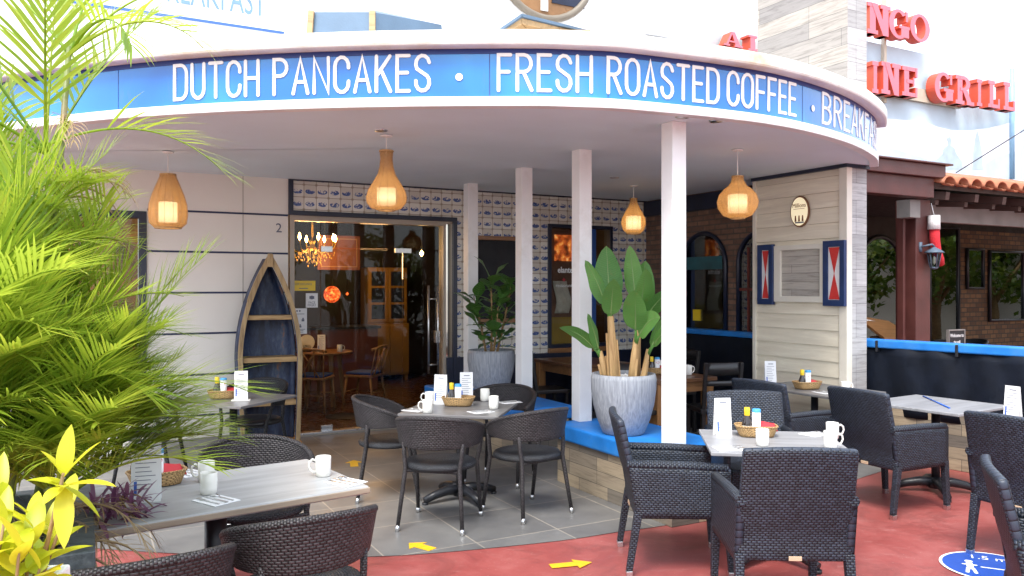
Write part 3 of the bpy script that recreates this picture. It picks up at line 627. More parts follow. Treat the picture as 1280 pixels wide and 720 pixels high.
# stroke lettering
def arcp(cx, cy, rx, ry, a0, a1, n=7): return [(cx+rx*math.cos(R(a0+(a1-a0)*i/n)), cy+ry*math.sin(R(a0+(a1-a0)*i/n))) for i in range(n+1)]
r_ = .24
GL = {
 'D': (.52, [[(0,0),(0,1),(.2,1)]+arcp(.26,.74,.26,.26,90,0)+arcp(.26,.26,.26,.26,0,-90)+[(0,0)]]),
 'U': (.5, [[(0,1)]+arcp(.25,.25,.25,.25,180,360)+[(.5,1)]]),
 'T': (.5, [[(0,1),(.5,1)], [(.25,.97),(.25,0)]]),
 'C': (.48, [arcp(.25,.74,.25,.26,-10,180)[0:]+arcp(.25,.26,.25,.26,180,370)]),
 'H': (.5, [[(0,0),(0,1)], [(.5,0),(.5,1)], [(.02,.5),(.48,.5)]]),
 'P': (.48, [[(0,0),(0,1),(.2,1)]+arcp(.23,.76,.25,.24,90,-90)+[(0,.52)]]),
 'A': (.54, [[(0,0),(.27,1),(.54,0)], [(.1,.33),(.44,.33)]]),
 'N': (.52, [[(0,0),(0,1),(.52,0),(.52,1)]]),
 'K': (.5, [[(0,0),(0,1)], [(.48,1),(.03,.47)], [(.17,.6),(.5,0)]]),
 'E': (.42, [[(.42,1),(0,1),(0,0),(.42,0)], [(.02,.52),(.36,.52)]]),
 'S': (.48, [arcp(.24,.76,.24,.24,10,215)+[(.40,.42)]+arcp(.24,.24,.24,.24,20,-190)]),
 'F': (.42, [[(0,0),(0,1),(.42,1)], [(.02,.52),(.36,.52)]]),
 'R': (.5, [[(0,0),(0,1),(.2,1)]+arcp(.23,.76,.25,.24,90,-90)+[(0,.52)], [(.22,.5),(.5,0)]]),
 'O': (.52, [arcp(.26,.74,.26,.26,0,180)+arcp(.26,.26,.26,.26,180,360)+[(.52,.74)]]),
 'B': (.5, [[(0,0),(0,1),(.2,1)]+arcp(.22,.76,.24,.24,90,-90)+[(0,.52),(.22,.52)]+arcp(.23,.26,.26,.26,90,-90)+[(0,0)]]),
}
def stroke(mb, pts, w, mp, d0, d1):
    P = [Vector(p) for p in pts]; Q = [P[0]]
    for p in P[1:]:
        if (p-Q[-1]).length > .004: Q.append(p)
    P = Q; nn = len(P); vs = []; Lf = []; Rt = []
    closed = (P[0]-P[-1]).length < .02
    for i, p in enumerate(P):
        a = (p-P[i-1]).normalized() if i else ((P[0]-P[-2]).normalized() if closed else None); b = (P[i+1]-p).normalized() if i < nn-1 else ((P[1]-P[0]).normalized() if closed else None)
        a = a or b; b = b or a; na = Vector((-a.y, a.x)); nb = Vector((-b.y, b.x)); m = na+nb
        if m.length < .3: m = na
        m.normalize(); k = min(1/max(m.dot(na), .4), 1.9); Lf.append(p+m*w/2*k); Rt.append(p-m*w/2*k)
    ring = []
    if closed:
        vs2 = []; 
        for l, r in zip(Lf, Rt): vs2 += [mp(l.x, l.y, d1), mp(r.x, r.y, d1), mp(l.x, l.y, d0), mp(r.x, r.y, d0)]
        fs = []
        for i in range(nn-1):
            o = i*4; fs += [(o, o+1, o+5, o+4), (o, o+4, o+6, o+2), (o+1, o+3, o+7, o+5)]
        mb.add(vs2, fs); return
    d = (P[0]-P[1]).normalized(); ang = math.atan2(d.y, d.x)
    cap0 = [P[0]+Vector((math.cos(ang+t), math.sin(ang+t)))*w/2 for t in (R(-60), R(-30), 0, R(30), R(60))]
    d = (P[-1]-P[-2]).normalized(); ang = math.atan2(d.y, d.x)
    cap1 = [P[-1]+Vector((math.cos(ang+t), math.sin(ang+t)))*w/2 for t in (R(-60), R(-30), 0, R(30), R(60))]
    vs2 = []; fs = []
    for l, r in zip(Lf, Rt): vs2 += [mp(l.x, l.y, d1), mp(r.x, r.y, d1), mp(l.x, l.y, d0), mp(r.x, r.y, d0)]
    for i in range(nn-1):
        o = i*4; fs += [(o, o+1, o+5, o+4), (o, o+4, o+6, o+2), (o+1, o+3, o+7, o+5)]
    for cap, o, seq in ((cap0, 0, 0), (cap1, (nn-1)*4, 1)):
        b0 = len(vs2); vs2 += [mp(c.x, c.y, d1) for c in cap]+[mp(c.x, c.y, d0) for c in cap]
        first, last = (o, o+1) if seq == 0 else (o+1, o)
        rim = [first]+[b0+i for i in range(5)]+[last]; low = [first+2]+[b0+5+i for i in range(5)]+[last+2]
        fs.append(tuple(rim)); fs += [(rim[i], low[i], low[i+1], rim[i+1]) for i in range(6)]
    mb.add(vs2, fs)
ZL0, ZL1 = 2.90, 3.125; HL = ZL1-ZL0; SW = .098
def word(mb, w, pa, pb):
    a0, a1 = arc_px(pa)+SW*HL/2, arc_px(pb)-SW*HL/2; tot = sum(GL[c][0] for c in w); gap = .24
    k = (a1-a0)/(tot+gap*(len(w)-1)); x = 0; e = 0
    for c in w:
        wd, st = GL[c]
        for s_ in st:
            e += 1; ex = .0006*(e % 3)
            stroke(mb, [(a0+(x+p[0])*k, ZL0+p[1]*HL) for p in s_], SW*HL, lambda a, z, d: cpos(a, z, d), .0, .006+ex)
        x += wd+gap
mb = MB()
for w_, pa, pb in (('DUTCH',217,325), ('PANCAKES',341,539), ('FRESH',621,741), ('ROASTED',758,899), ('COFFEE',908,995)): word(mb, w_, pa, pb)
for px_ in (574, 1015.5):
    a = arc_px(px_); mb.add([cpos(a+.024*math.cos(q*math.pi/8), 2.985+.024*math.sin(q*math.pi/8), .006) for q in range(16)], [tuple(range(16))])
a0 = arc_px(1028); kw = dict()
def word_at(mb, w, a0, k):
    x = 0; e = 0
    for c in w:
        wd, st = GL[c]
        for s_ in st:
            e += 1
            pts = [(a0+(x+p[0])*k, ZL0+p[1]*HL) for p in s_]
            if max(p[0] for p in pts) < AT-.05: stroke(mb, pts, SW*HL, lambda a, z, d: cpos(a, z, d), 0, .006+.0006*(e % 3))
        x += wd+.24
word_at(mb, 'BREAKFAST', a0, .265)
mb.build('lettering', M['letter'], can)
# seams of the sign panels
mb = MB()
for px_ in (148, 612, 760, 1003):
    a = arc_px(px_); mb.add([cpos(a+d, z, .0012) for d, z in ((-.0025,2.858), (.0025,2.858), (.0025,3.165), (-.0025,3.165))], [(0,1,2,3)])
mb.build('panel_joint', paint('joint', (.02,.05,.22), .5), can)

# rooftop pieces seen over the coping
def at(px_, py, Y): return Vector(((px_-640)/1000*Y, Y, 1.65+(358-py)/1000*Y))
rl = thing('roof_lantern', 'low blue-grey clad roof lantern with cream ribs standing on the canopy roof', 'roof lantern', (0,0,0))
def hip(mb, base, top):
    n = len(base); mb.add(list(base)+list(top), [tuple(range(n))[::-1], tuple(range(n, 2*n))]+[(i, (i+1) % n, (i+1) % n+n, i+n) for i in range(n)])
A, B, C_, D_ = at(378,38,7.0), at(466,36,6.9), at(565,38,7.4), at(520,30,7.9)
zb = 3.2
def fl(p, z): return Vector((p.x, p.y, z))
T1, T2, T3, T4 = at(390,15,7.1), at(466,15,7.0), at(552,31,7.5), at(470,13,8.0)
mb = MB(); hip(mb, [fl(A,zb), fl(B,zb), fl(C_,zb), fl(D_,zb), fl(A,zb)+Vector((.1,1,0))], [T1, T2, T3, T4+Vector((0,0,.0)), T1+Vector((.1,.9,0))]); mb.build('cladding', M['slate'], rl)
mb = MB(); mb.bar(fl(A,zb)+Vector((.02,-.02,0)), T1+Vector((0,-.02,0)), .05, .04); mb.build('rib', M['pine'], rl); mb = MB(); mb.bar(fl(B,zb)+Vector((0,-.02,0)), T2+Vector((0,-.02,0)), .05, .04); mb.build('rib', M['pine'], rl)
gb = thing('roof_gable', 'small gabled timber roof with blue-grey covering below the round window', 'roof', (0,0,0))
Rg = at(652,17,6.9); lf_, rt_ = at(612,44,6.9), at(758,43,7.6)
def roofplane(mb, a, b, th, back):
    bk = Vector(back); mb.add([a, b, b+bk, a+bk, a+Vector((0,0,-th)), b+Vector((0,0,-th)), b+bk+Vector((0,0,-th)), a+bk+Vector((0,0,-th))], [(3,2,1,0), (4,5,6,7), (0,1,5,4), (1,2,6,5), (2,3,7,6), (3,0,4,7)])
mb = MB(); roofplane(mb, Rg, lf_, .025, (.3,1.1,0)); roofplane(mb, Rg+Vector((.005,0,0)), rt_, .025, (.3,1.0,0)); mb.build('covering', M['slate'], gb)
mb = MB(); o_ = Vector((0,.03,-.03)); roofplane(mb, Rg+o_, lf_+o_, .05, (.3,.9,0)); roofplane(mb, Rg+o_+Vector((.005,0,0)), rt_+o_, .05, (.3,.8,0)); mb.build('board', M['pine'], gb)
mb = MB(); b1 = at(662,30,7.1); mb.box(b1.x-.5, b1.x+.55, b1.y+.1, b1.y+.8, 3.2, b1.z-.02); mb.build('gable_wall', M['pine'], gb)
mb = MB(); mb.bar(fl(b1, 3.2), b1, .09, .09); mb.build('post', M['pine'], gb)

# ================================================================== columns and benches
cols = [(-1.018,-4.314,'white square column nearest the front corner of the blue bench'), (-.961,-3.038,'white square column just behind the banana plant pot'), (-.894,-1.904,'white square column between the fiddle-leaf pot and the gap in the benches'), (-.835,-.56,'white square column closest to the tiled wall, beside the glass doors')]
c0 = None
for s, t, lab in cols:
    if c0 is None:
        c0 = thing('column', lab, 'column', L(s, t, .50), TH, 'white canopy columns')
        mb = MB(); mb.cbox((0,0,1.1575), (.125,.125,2.315)); mb.build('post', M['white'], c0, .004)
        
    else: dup_at(c0, lab, L(s, t, .50), TH)
def bench(name, x0, x1, y0, y1, label):
    t = thing(name, label, 'bench', ORG, TH, 'low stone benches under the columns')
    mb = MB(); mb.box(x0+.03, x1-.03, y0+.03, y1-.03, 0, .37); o = mb.build('stone_base', [M['stonel'], M['stonelx']], t, .006)
    for p in o.data.polygons: p.material_index = 1 if abs(p.normal.y) > .7 else 0
    mb = MB(); mb.box(x0, x1, y0, y1, .372, .50); mb.build('cushion', M['cushion'], t, .018, seg=3)
bench('stone_bench', -1.22, -.52, -4.53, -2.98, 'stone bench with blue cushion carrying the banana plant pot')
bench('stone_bench', -1.22, -.54, -2.25, -.10, 'stone bench with blue cushion carrying the fiddle-leaf fig pot, near the doors')
# banquette against the brick wall
t = thing('banquette', 'dark canvas banquette with blue top edge under the brick arches', 'bench', ORG, TH)
mb = MB(); mb.box(1.95, 2.07, -2.40, -.05, .0, 1.06); mb.build('backrest', M['fabric'], t, .02)
mb = MB(); mb.box(1.93, 2.08, -2.40, -.04, 1.062, 1.125); mb.build('top_edge', M['cushion'], t, .012)
mb = MB(); mb.box(1.5, 1.948, -2.40, -.05, .0, .46); mb.build('seat', M['fabric'], t, .02)
# screen on the far side of the terrace
P0 = Vector((3.42, 8.0)); dd = Vector((.6, -.8)); an = math.atan2(dd.y, dd.x)
sc = thing('canvas_screen', 'black canvas terrace screen with bright blue top roll behind the bare table', 'screen', (P0.x, P0.y, 0), an)
def drape(y): 
    return lambda a, b: (3.2*a, y+.018*math.sin(a*23)+.012*math.sin(a*57+b*2)+.02*(1-b)*math.sin(a*11), .42+.64*b)
mb = MB(); mb.slab(drape(-.06), 90, 8, .012); mb.slab(drape(.06), 60, 6, .012); mb.build('canvas', M['fabric'], sc)
mb = MB(); mb.box(0, 3.2, -.06, .06, .0, .5); o = mb.build('stone_base', M['stonelx'], sc, .006)
mb = MB()
x = 0.0
for xe in (.28, 1.02, 1.9, 2.7, 3.2): mb.box(x+.004, xe-.004, -.085, .085, 1.055, 1.135); x = xe
mb.build('top_roll', M['cushion'], sc, .015, seg=3)
mb = MB()
for xe in (.28, 1.02, 1.9, 2.7): mb.box(xe-.012, xe+.012, -.092, .092, 1.02, 1.128)
mb.build('strap', M['black'], sc, .004)

# ================================================================== grill restaurant next door
gr = thing('grill_building', 'neighbouring grill restaurant with brick arches, deep tiled eave and pale painted sign wall', 'building', ORG, TH)
mb = MB(); mb.box(2.3, 12.5, -.3, -.1, 0, 3.3); gw = mb.build('brick_wall', M['brickY'], gr)
mb = MB(); mb.box(2.3, 8.55, -.28, -.1, 3.3, 5.55); mb.box(8.56, 13, -.16, .0, 3.3, 5.45); sw = mb.build('sign_wall', M['mural'], gr)
# painted mural, upper edge like a cloud, mountains, church and cypress
def xs_(px_, t=-.3):
    k = (px_-640)/1000; return (k*(ORG.y+V.y*t)-V.x*t)/(U.x-k*U.y)
def zs_(px_, py, t=-.3):
    s = xs_(px_, t); Y = ORG.y+U.y*s+V.y*t; return 1.65+(358-py)/1000*Y
mb = MB(); mb.tube([(xs_(1265,-.33),-.33,3.6), (xs_(1265,-.33),-.33,5.6)], .045, 8); mb.build('downpipe', paint('blue_pipe', (.25,.42,.6), .5), gr)
def ms(pts): return [(xs_(a), zs_(a, b)) for a, b in pts]
mb = MB(); mb.prism(ms([(1085,215),(1085,152),(1105,148),(1130,150),(1150,150),(1170,158),(1190,163),(1212,163),(1236,160),(1260,154),(1275,150),(1275,245),(1085,245)]), -.304, -.29); mb.build('mural_sky', M['muralw'], sw)
mb = MB(); mb.prism(ms([(1085,188),(1110,184),(1130,190),(1160,199),(1190,206),(1225,209),(1245,196),(1275,188),(1275,245),(1085,245)]), -.3065, -.295); mb.build('mural_hill', M['muralm'], sw)
mb = MB(); mb.prism(ms([(1164,212),(1164,202),(1172,198),(1178,192)]+[(1186+8*math.cos(R(180-i*22.5)), 190-8*math.sin(R(180-i*22.5))) for i in range(9)]+[(1196,194),(1202,202),(1202,212)]), -.309, -.295)
mb.prism(ms([(1184.5,184),(1184.5,178),(1183,173),(1187,171),(1189,176),(1187.5,184)]), -.3092, -.295); mb.prism(ms([(1215,212),(1216,190),(1219,172),(1221,163),(1223.5,172),(1227,190),(1228,212)]), -.309, -.295); mb.build('mural_church', M['muralc'], sw)
# dark openings
def opening(pa, pb, ya, yb, archd=False, glassy=True, shift=0):
    s0, s1 = xs_(pa), xs_(pb); za, zb_ = zs_((pa+pb)/2, yb), zs_((pa+pb)/2, ya); hw = (s1-s0)/2; c = (s0+s1)/2
    if archd: pts = [(s0, za), (s1, za)]+[(c+hw*math.cos(q*math.pi/14), zb_-hw+hw*math.sin(q*math.pi/14)) for q in range(15)]
    else: pts = [(s0, za), (s1, za), (s1, zb_), (s0, zb_)]
    mb = MB(); mb.tube([(x, -.33, z) for x, z in pts], .035, 6, closed=True); f = mb.build('arched_window' if archd else 'window', M['black'], gr)
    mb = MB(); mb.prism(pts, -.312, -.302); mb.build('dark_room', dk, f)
    mb = MB(); mb.prism(pts, -.325, -.320); mb.build('pane', M['glassd'], f); return f
opening(1070, 1126, 296, 430, True); opening(1160, 1196, 285, 425); opening(1207, 1227, 312, 360); opening(1235, 1277, 315, 400); opening(1290, 1340, 290, 430, True)
mb = MB(); mb.box(6.3, 8.35, -.31, -.298, 2.35, 3.3); mb.box(8.351, 12.4, -.31, -.298, 2.62, 3.3); mb.box(2.35, 6.5, -.311, -.299, .0, 3.3); mb.build('shade_band', paint('painted_eave_shade', (.022,.016,.013), .8, .3, 3), gw)  # near-black sheets paint the shade under the eave onto the brick
# eave
zf = lambda t: 2.84+(t+3.15)*(3.55-2.84)/2.85
ev = MB(); ev.add([(3.75,-3.1,zf(-3.1)-.10), (12.5,-3.1,zf(-3.1)-.10), (12.5,-.32,zf(-.32)-.10), (3.75,-.32,zf(-.32)-.10), (3.75,-3.1,zf(-3.1)-.03), (12.5,-3.1,zf(-3.1)-.03), (12.5,-.32,zf(-.32)-.03), (3.75,-.32,zf(-.32)-.03)], [(3,2,1,0), (4,5,6,7), (0,1,5,4), (1,2,6,5), (2,3,7,6), (3,0,4,7)])
ev = ev.build('roof', paint('dark_eave_boards', (.05,.028,.02), .7, .3, 6), gr)
mb = MB(); x = 3.72
while x < 7.5:
    def tile(a, b, x=x): q = math.pi*a; t_ = -3.24+b*1.5; return (x+.105-.105*math.cos(q), t_, zf(t_)-.02+.085*math.sin(q))
    mb.slab(tile, 8, 4, .016); 
    def pan(a, b, x=x): q = math.pi*a; t_ = -3.20+b*1.45; return (x+.20-.045*math.cos(q), t_, zf(t_)-.02-.02*math.sin(q))
    mb.slab(pan, 4, 2, .014); x += .25
mb.build('barrel_tile', M['terracotta'], ev)
mb = MB()
for x in (3.95, 4.5, 5.05, 5.6, 6.15, 6.7): mb.bar((x, -3.13, 2.68), (x, -2.6, 2.76), .07, .09); mb.bar((x, -3.0, 2.62), (x, -2.6, 2.66), .06, .06)
mb.build('rafter_end', paint('dark_brown_rafter', (.07,.035,.028), .6, .2, 6, .1), ev)
mb = MB(); mb.box(3.9, 9, -2.64, -2.56, 2.44, 2.66); mb.build('valance', M['greybeam'], gr, .006)
mb = MB(); mb.box(2.15, 9, -2.5, -.33, 2.76, 2.80); mb.build('porch_ceiling', paint('dark_ceiling', (.025,.02,.018), .8), gr)
mb = MB(); mb.box(2.1, 3.78, -3.22, -3.0, 2.86, 3.0); mb.box(2.1, 3.66, -3.16, -3.0, 2.64, 2.858); mb.box(2.08, 3.86, -3.26, -3.0, 3.0, 3.02); mb.build('beam', M['maroon'], gr, .006)
gp = MB(); gp.box(3.60, 3.86, -2.98, -2.72, 0, 2.64); gp = gp.build('porch_post', M['maroon'], gr, .008)
mb = MB(); mb.box(3.49, 3.53, -2.9, -2.82, 0, 2.62); mb.build('slim_post', M['maroon'], gr, .004)
mb = MB(); mb.box(3.40, 3.58, -3.05, -2.88, 2.42, 2.62); mb.build('beam_end', M['greybeam'], gr, .005)
for s_, z_ in ((6.9, 2.72), (7.9, 2.72)):
    mb = MB(); mb.lathe([(0,-.02), (.03,-.015), (.035,0)], 12, (s_, -1.2, 2.755)); mb.build('ceiling_spot', emit('warm_spot', (1,.62,.28), 25), gr)
# red letters: slab serif built from bars
def slab_letter(mb, ch, x, z, w, h, xf, depth):
    th = w*.30; tn = h*.13; sf = w*.12; e = [0]
    def rect(x0, x1, z0, z1):
        e[0] += 1; k = .0011*e[0]
        vs = [xf(x+a, d, z+b) for d in (0, depth+k) for a, b in ((x0,z0), (x1,z0), (x1,z1), (x0,z1))]
        f0 = len(mb.v); mb.m = 0; mb.add(vs, [(4,5,6,7)]); mb.m = 1; mb.add(vs, [(0,1,5,4), (1,2,6,5), (2,3,7,6), (3,0,4,7)]); mb.m = 0
    def quad(p):
        e[0] += 1; k = .0011*e[0]; vs = [xf(x+a, d, z+b) for d in (0, depth+k) for a, b in p]; mb.m = 0; mb.add(vs, [(4,5,6,7)]); mb.m = 1; mb.add(vs, [(0,1,5,4), (1,2,6,5), (2,3,7,6), (3,0,4,7)]); mb.m = 0
    def ring(cx, cz, rx, rz, tx, tz, a0, a1, n=24):
        e[0] += 1; k = .0011*e[0]; vs = []
        for i in range(n+1):
            a = R(a0+(a1-a0)*i/n); c, s_ = math.cos(a), math.sin(a)
            for d in (0, depth+k): vs += [xf(x+cx+rx*c, d, z+cz+rz*s_), xf(x+cx+(rx-tx)*c, d, z+cz+(rz-tz)*s_)]
        f1 = []; f2 = []
        for i in range(n): o = i*4; f1.append((o+2, o+6, o+7, o+3)); f2 += [(o, o+4, o+6, o+2), (o+1, o+3, o+7, o+5)]
        f2 += [(0,2,3,1), (n*4, n*4+1, n*4+3, n*4+2)]
        mb.m = 0; mb.add(vs, f1); mb.m = 1; mb.add(vs, f2); mb.m = 0
    def stem(c, z0=0, z1=h, serif=(1, 1)):
        rect(c-th/2, c+th/2, z0, z1)
        if serif[0]: rect(c-th/2-sf, c+th/2+sf, z0, z0+tn)
        if serif[1]: rect(c-th/2-sf, c+th/2+sf, z1-tn, z1)
    if ch == 'I': stem(w*.5)
    elif ch == 'L': stem(w*.33); rect(w*.33, w, 0, tn); rect(w-tn*.8, w, 0, h*.36)
    elif ch == 'E': stem(w*.3); rect(w*.3, w*.95, 0, tn); rect(w*.3, w*.95, h-tn, h); rect(w*.3, w*.72, h*.45, h*.57); rect(w*.95-tn*.8, w*.95, 0, h*.33); rect(w*.95-tn*.8, w*.95, h*.68, h); rect(w*.68, w*.76, h*.36, h*.66)
    elif ch == 'N': stem(w*.2); stem(w*.86, serif=(0, 1)); quad([(w*.12,h), (w*.42,h), (w*1.0,0), (w*.72,0)])
    elif ch == 'O': ring(w*.5, h*.5, w*.56, h*.52, w*.26, h*.11, 0, 360, 32)
    elif ch == 'G': ring(w*.5, h*.5, w*.54, h*.52, w*.27, h*.11, 45, 330); rect(w*.62, w*1.04, h*.06, h*.44); rect(w*.5, w*1.08, h*.36, h*.46); rect(w*.86, w*.98, h*.62, h*.98)
    elif ch == 'R': stem(w*.28); ring(w*.45, h*.74, w*.46, h*.26, w*.26, h*.1, -90, 90, 14); rect(w*.28, w*.5, h-tn*.9, h); rect(w*.28, w*.5, h*.48, h*.58); quad([(w*.42,h*.5), (w*.72,h*.5), (w*1.05,0), (w*.76,0)]); rect(w*.68, w*1.14, 0, tn)
    elif ch == 'A': quad([(w*.40,h), (w*.62,h), (w*1.0,0), (w*.70,0)]); quad([(w*.40,h), (w*.5,h), (w*.16,0), (w*.02,0)]); rect(w*.25, w*.78, h*.28, h*.38); rect(w*-.08, w*.3, 0, tn); rect(w*.6, w*1.1, 0, tn)
    elif ch == 'T': stem(w*.5); rect(0, w, h-tn, h); rect(0, tn*.8, h*.66, h); rect(w-tn*.8, w, h*.66, h)
gl = thing('grill_sign', 'big pink-red slab serif letters of the neighbouring grill on its roof edge', 'sign', ORG, TH)
tL = -.36
def letters(chars, y_top, y_bot):
    for ch, pa, pb, yt_, yb_ in chars:
        s0, s1 = xs_(pa, tL), xs_(pb, tL); z0, z1 = zs_((pa+pb)/2, yb_, tL), zs_((pa+pb)/2, yt_, tL)
        mb = MB(); slab_letter(mb, ch, s0, z0, s1-s0, z1-z0, lambda x, d, z: (x, tL-d, z), .16); mb.build('letter', [M['pink'], M['orangered']], gl)
letters([('N',1075,1099,9,47), ('G',1101,1124,16,51), ('O',1128,1150,22,55)], 0, 0)
letters([('I',1076,1090,80,119), ('N',1092,1112,82,121), ('E',1116,1136,87,123), ('G',1158,1179,94,129), ('R',1183,1203,98,133), ('I',1207,1219,102,135), ('L',1223,1238,104,137), ('L',1242,1257,106,140)], 0, 0)
letters([('A',896,916,44,62), ('L',924,944,49,68)], 0, 0)
mb = MB(); mb.box(xs_(1062, -.32), 8.6, -.345, -.29, zs_(1150,128), zs_(1150,112)); mb.box(6.6, 6.66, -.34, -.28, 4.6, 6.6); mb.build('sign_rail', paint('beige_rail', (.55,.48,.38), .6), gl)
mb = MB(); mb.box(xs_(808,-.3), xs_(948,-.3), -.3, -.1, 5.0, zs_(870, 38)); mb.build('parapet', paint('grey_parapet', (.48,.49,.50), .8, .15, 3, .2), gr)
# cable
mb = MB(); a, b_ = at(1195,216,9.2), at(1300,150,8.0); mb.tube([a, b_], .006, 6); tag(mb.build('cable', M['ink']), 'thin dark cable slanting up from the tiled eave across the mural', 'cable')
# ================================================================== furniture
def rot2(x, y, a): return (x*math.cos(a)-y*math.sin(a), x*math.sin(a)+y*math.cos(a))
# square wicker armchair, faces +x; origin on the floor under the seat
def armchair(label, loc, rz, group):
    t = thing('wicker_armchair', label, 'armchair', loc, rz, group)
    W = .275
    mb = MB(); mb.slab(lambda a, b: (-.25+.50*a, -.235+.47*b, .445+.012*math.sin(math.pi*a)*math.sin(math.pi*b)), 8, 8, .05, True, .5, .47); mb.build('seat', M['wicker'], t, .01)
    mb = MB(); mb.box(.232, .262, -.235, .235, .33, .455); mb.build('front_apron', M['wicker'], t, .008)
    def bk(a, b):
        z = .335+.555*b; lean = .0 if z < .46 else (z-.46)*.24; y = (a-.5)*2*W
        return (-.262-lean-.022*math.sin(math.pi*a)*min(1, b*2)+.02*(1-abs(2*a-1)**3)*0, y*(1-.03*b), z+.012*math.sin(math.pi*a)*b)
    mb = MB(); mb.slab(bk, 12, 14, .042, True, .55, .56); b = mb.build('backrest', M['wicker'], t, .014)
    mb = MB(); mb.cbox((-.288, .0, .352), (.006, .062, .022)); mb.build('maker_tag', paint('tan_tag', (.5,.36,.24), .5), b, .002)
    for sy in (-1, 1):
        def side(a, b):
            z = .335+(.635-.335-.02*(a))*b; return (-.27+.525*a-.05*(1-a)*b, sy*(W-.012), z)
        mb = MB(); mb.slab(side, 12, 8, .04, True, .53, .30); mb.tube([(-.33, sy*(W-.012), .638), (0, sy*(W-.012), .632), (.24, sy*(W-.012), .618)], .026, 8); mb.build('armrest', M['wicker'], t)
        for sx in (-1, 1):
            x0 = .238 if sx > 0 else -.262; x1 = .262 if sx > 0 else -.315
            mb = MB(); mb.bar((x1, sy*(W-.01), .035), (x0, sy*(W-.014), .37), .036, .036, .046, .046); lg = mb.build('leg', M['wicker'], t, .005)
            mb = MB(); mb.bar((x1+(.002 if sx < 0 else -.001), sy*(W-.01), .0), (x1, sy*(W-.01), .036), .034, .034, .039, .039); mb.build('foot', M['silver'], lg, .003)
    return t
GA = 'square wicker armchairs on the red terrace'
A0 = armchair('wicker armchair in profile before the blue bench at the front basket table', (.99, 4.80, 0), R(-2), GA)
for lab, x, y, a in (
    ('wicker armchair with its back to the viewer at the front table with the straw basket', 1.36, 4.10, 88),
    ('wicker armchair behind the front table with the straw basket, facing the viewer', 1.66, 5.40, 268),
    ('wicker armchair drawn up to the bare table with the blue pen', 2.86, 6.03, 26),
    ('wicker armchair seen from behind at the edge table with the standing menu', 3.22, 4.83, 27),
    ('wicker armchair nearest the viewer beside the blue floor sticker, seen edge-on', 2.37, 3.24, -24),
    ('wicker armchair by the plank wall at the table under the shutters', 2.28, 6.62, 33)):
    dup_at(A0, lab, (x, y, 0), R(a))
# barrel wicker chair, faces +x
def barrel(label, loc, rz, group, mat, seatm, name='barrel_chair'):
    t = thing(name, label, 'chair', loc, rz, group)
    mb = MB()
    prof = [(.0, .455), (.10, .458), (.19, .455), (.228, .447), (.238, .43), (.232, .412), (.20, .405), (0, .405)]
    mb.lathe(prof[::-1], 28, cap=False); o = mb.build('seat', seatm, t); o.scale = (1.02, 1.08, 1)
    AM = 112
    def band(a, b):
        f = (2*a-1)*R(AM); c = math.cos(f*90/AM); w = max(c, 0)**.75
        zt = .625+.150*w; zb = .592-.03*w; z = zb+(zt-zb)*b; r = .262+.035*(z-.55)/.2
        return (-(r*1.0)*math.cos(f)+.02, (r*1.04)*math.sin(f), z)
    mb = MB(); mb.slab(band, 40, 8, .026, True, 1.05, .19)
    b = mb.build('backrest', mat, t, .008)
    mb = MB(); mb.tube([Vector(band(i/40, 1)) for i in range(41)], .017, 8); mb.build('top_rail', mat, b)
    for sx in (-1, 1):
        for sy in (-1, 1):
            if sx < 0: top = Vector(band(.5+sy*.21, .15)); mid = Vector((-.175, sy*.19, .42)); ft = Vector((-.235, sy*.225, .03))
            else: top = Vector(band(.5+sy*.485, .6)); mid = Vector((.15, sy*.225, .42)); ft = Vector((.225, sy*.235, .03))
            pts = [top, top.lerp(mid, .5)+Vector((0, sy*.004, 0)), mid, mid.lerp(ft, .4), ft]
            mb = MB(); mb.tube(pts, [.015, .015, .016, .0155, .0135], 10); lg = mb.build('leg', mat, t)
            mb = MB(); d = (ft-mid).normalized(); mb.tube([ft-d*.012, ft+d*.028], [.0155, .0145], 10); mb.build('foot', M['silver'], lg)
    mb = MB(); mb.tube([(.16,-.225,.40), (.16,.225,.40)], .011, 8); mb.tube([(-.17,-.19,.40), (-.17,.19,.40)], .011, 8); mb.build('stretcher', mat, t)
    return t
GB = 'barrel-backed wicker chairs on the terrace'
B0 = barrel('barrel wicker chair with its back to the viewer at the table before the glass doors', (-.50, 5.56, 0), R(78), GB, M['wickerB'], M['seatB'])
for lab, x, y, a in (
    ('barrel wicker chair turned away beside the stone bench, at the table before the glass doors', .11, 5.86, 128),
    ('barrel wicker chair on the door side of the table before the glass doors, in profile', -.97, 6.33, 8),
    ('barrel wicker chair behind the table before the glass doors, close to the fig pot', -.10, 6.82, 250),
    ('barrel wicker chair at the free end of the palm table, back to the viewer', -.86, 3.26, 123),
    ('barrel wicker chair beside the granite planter at the palm table, back to the viewer', -1.28, 2.76, 123),
    ('barrel wicker chair on the far side of the palm table, facing the viewer', -1.40, 4.40, -57)):
    dup_at(B0, lab, (x, y, 0), R(a))
D0 = barrel('black barrel chair between the boat shelf and the dark square table', (-2.36, 7.30, 0), R(255), 'black chairs at the boat shelf table', M['wickerD'], M['blackwood'])
dup_at(D0, 'black barrel chair half hidden by palm leaves at the table by the boat shelf', (-2.98, 6.62, 0), R(8))
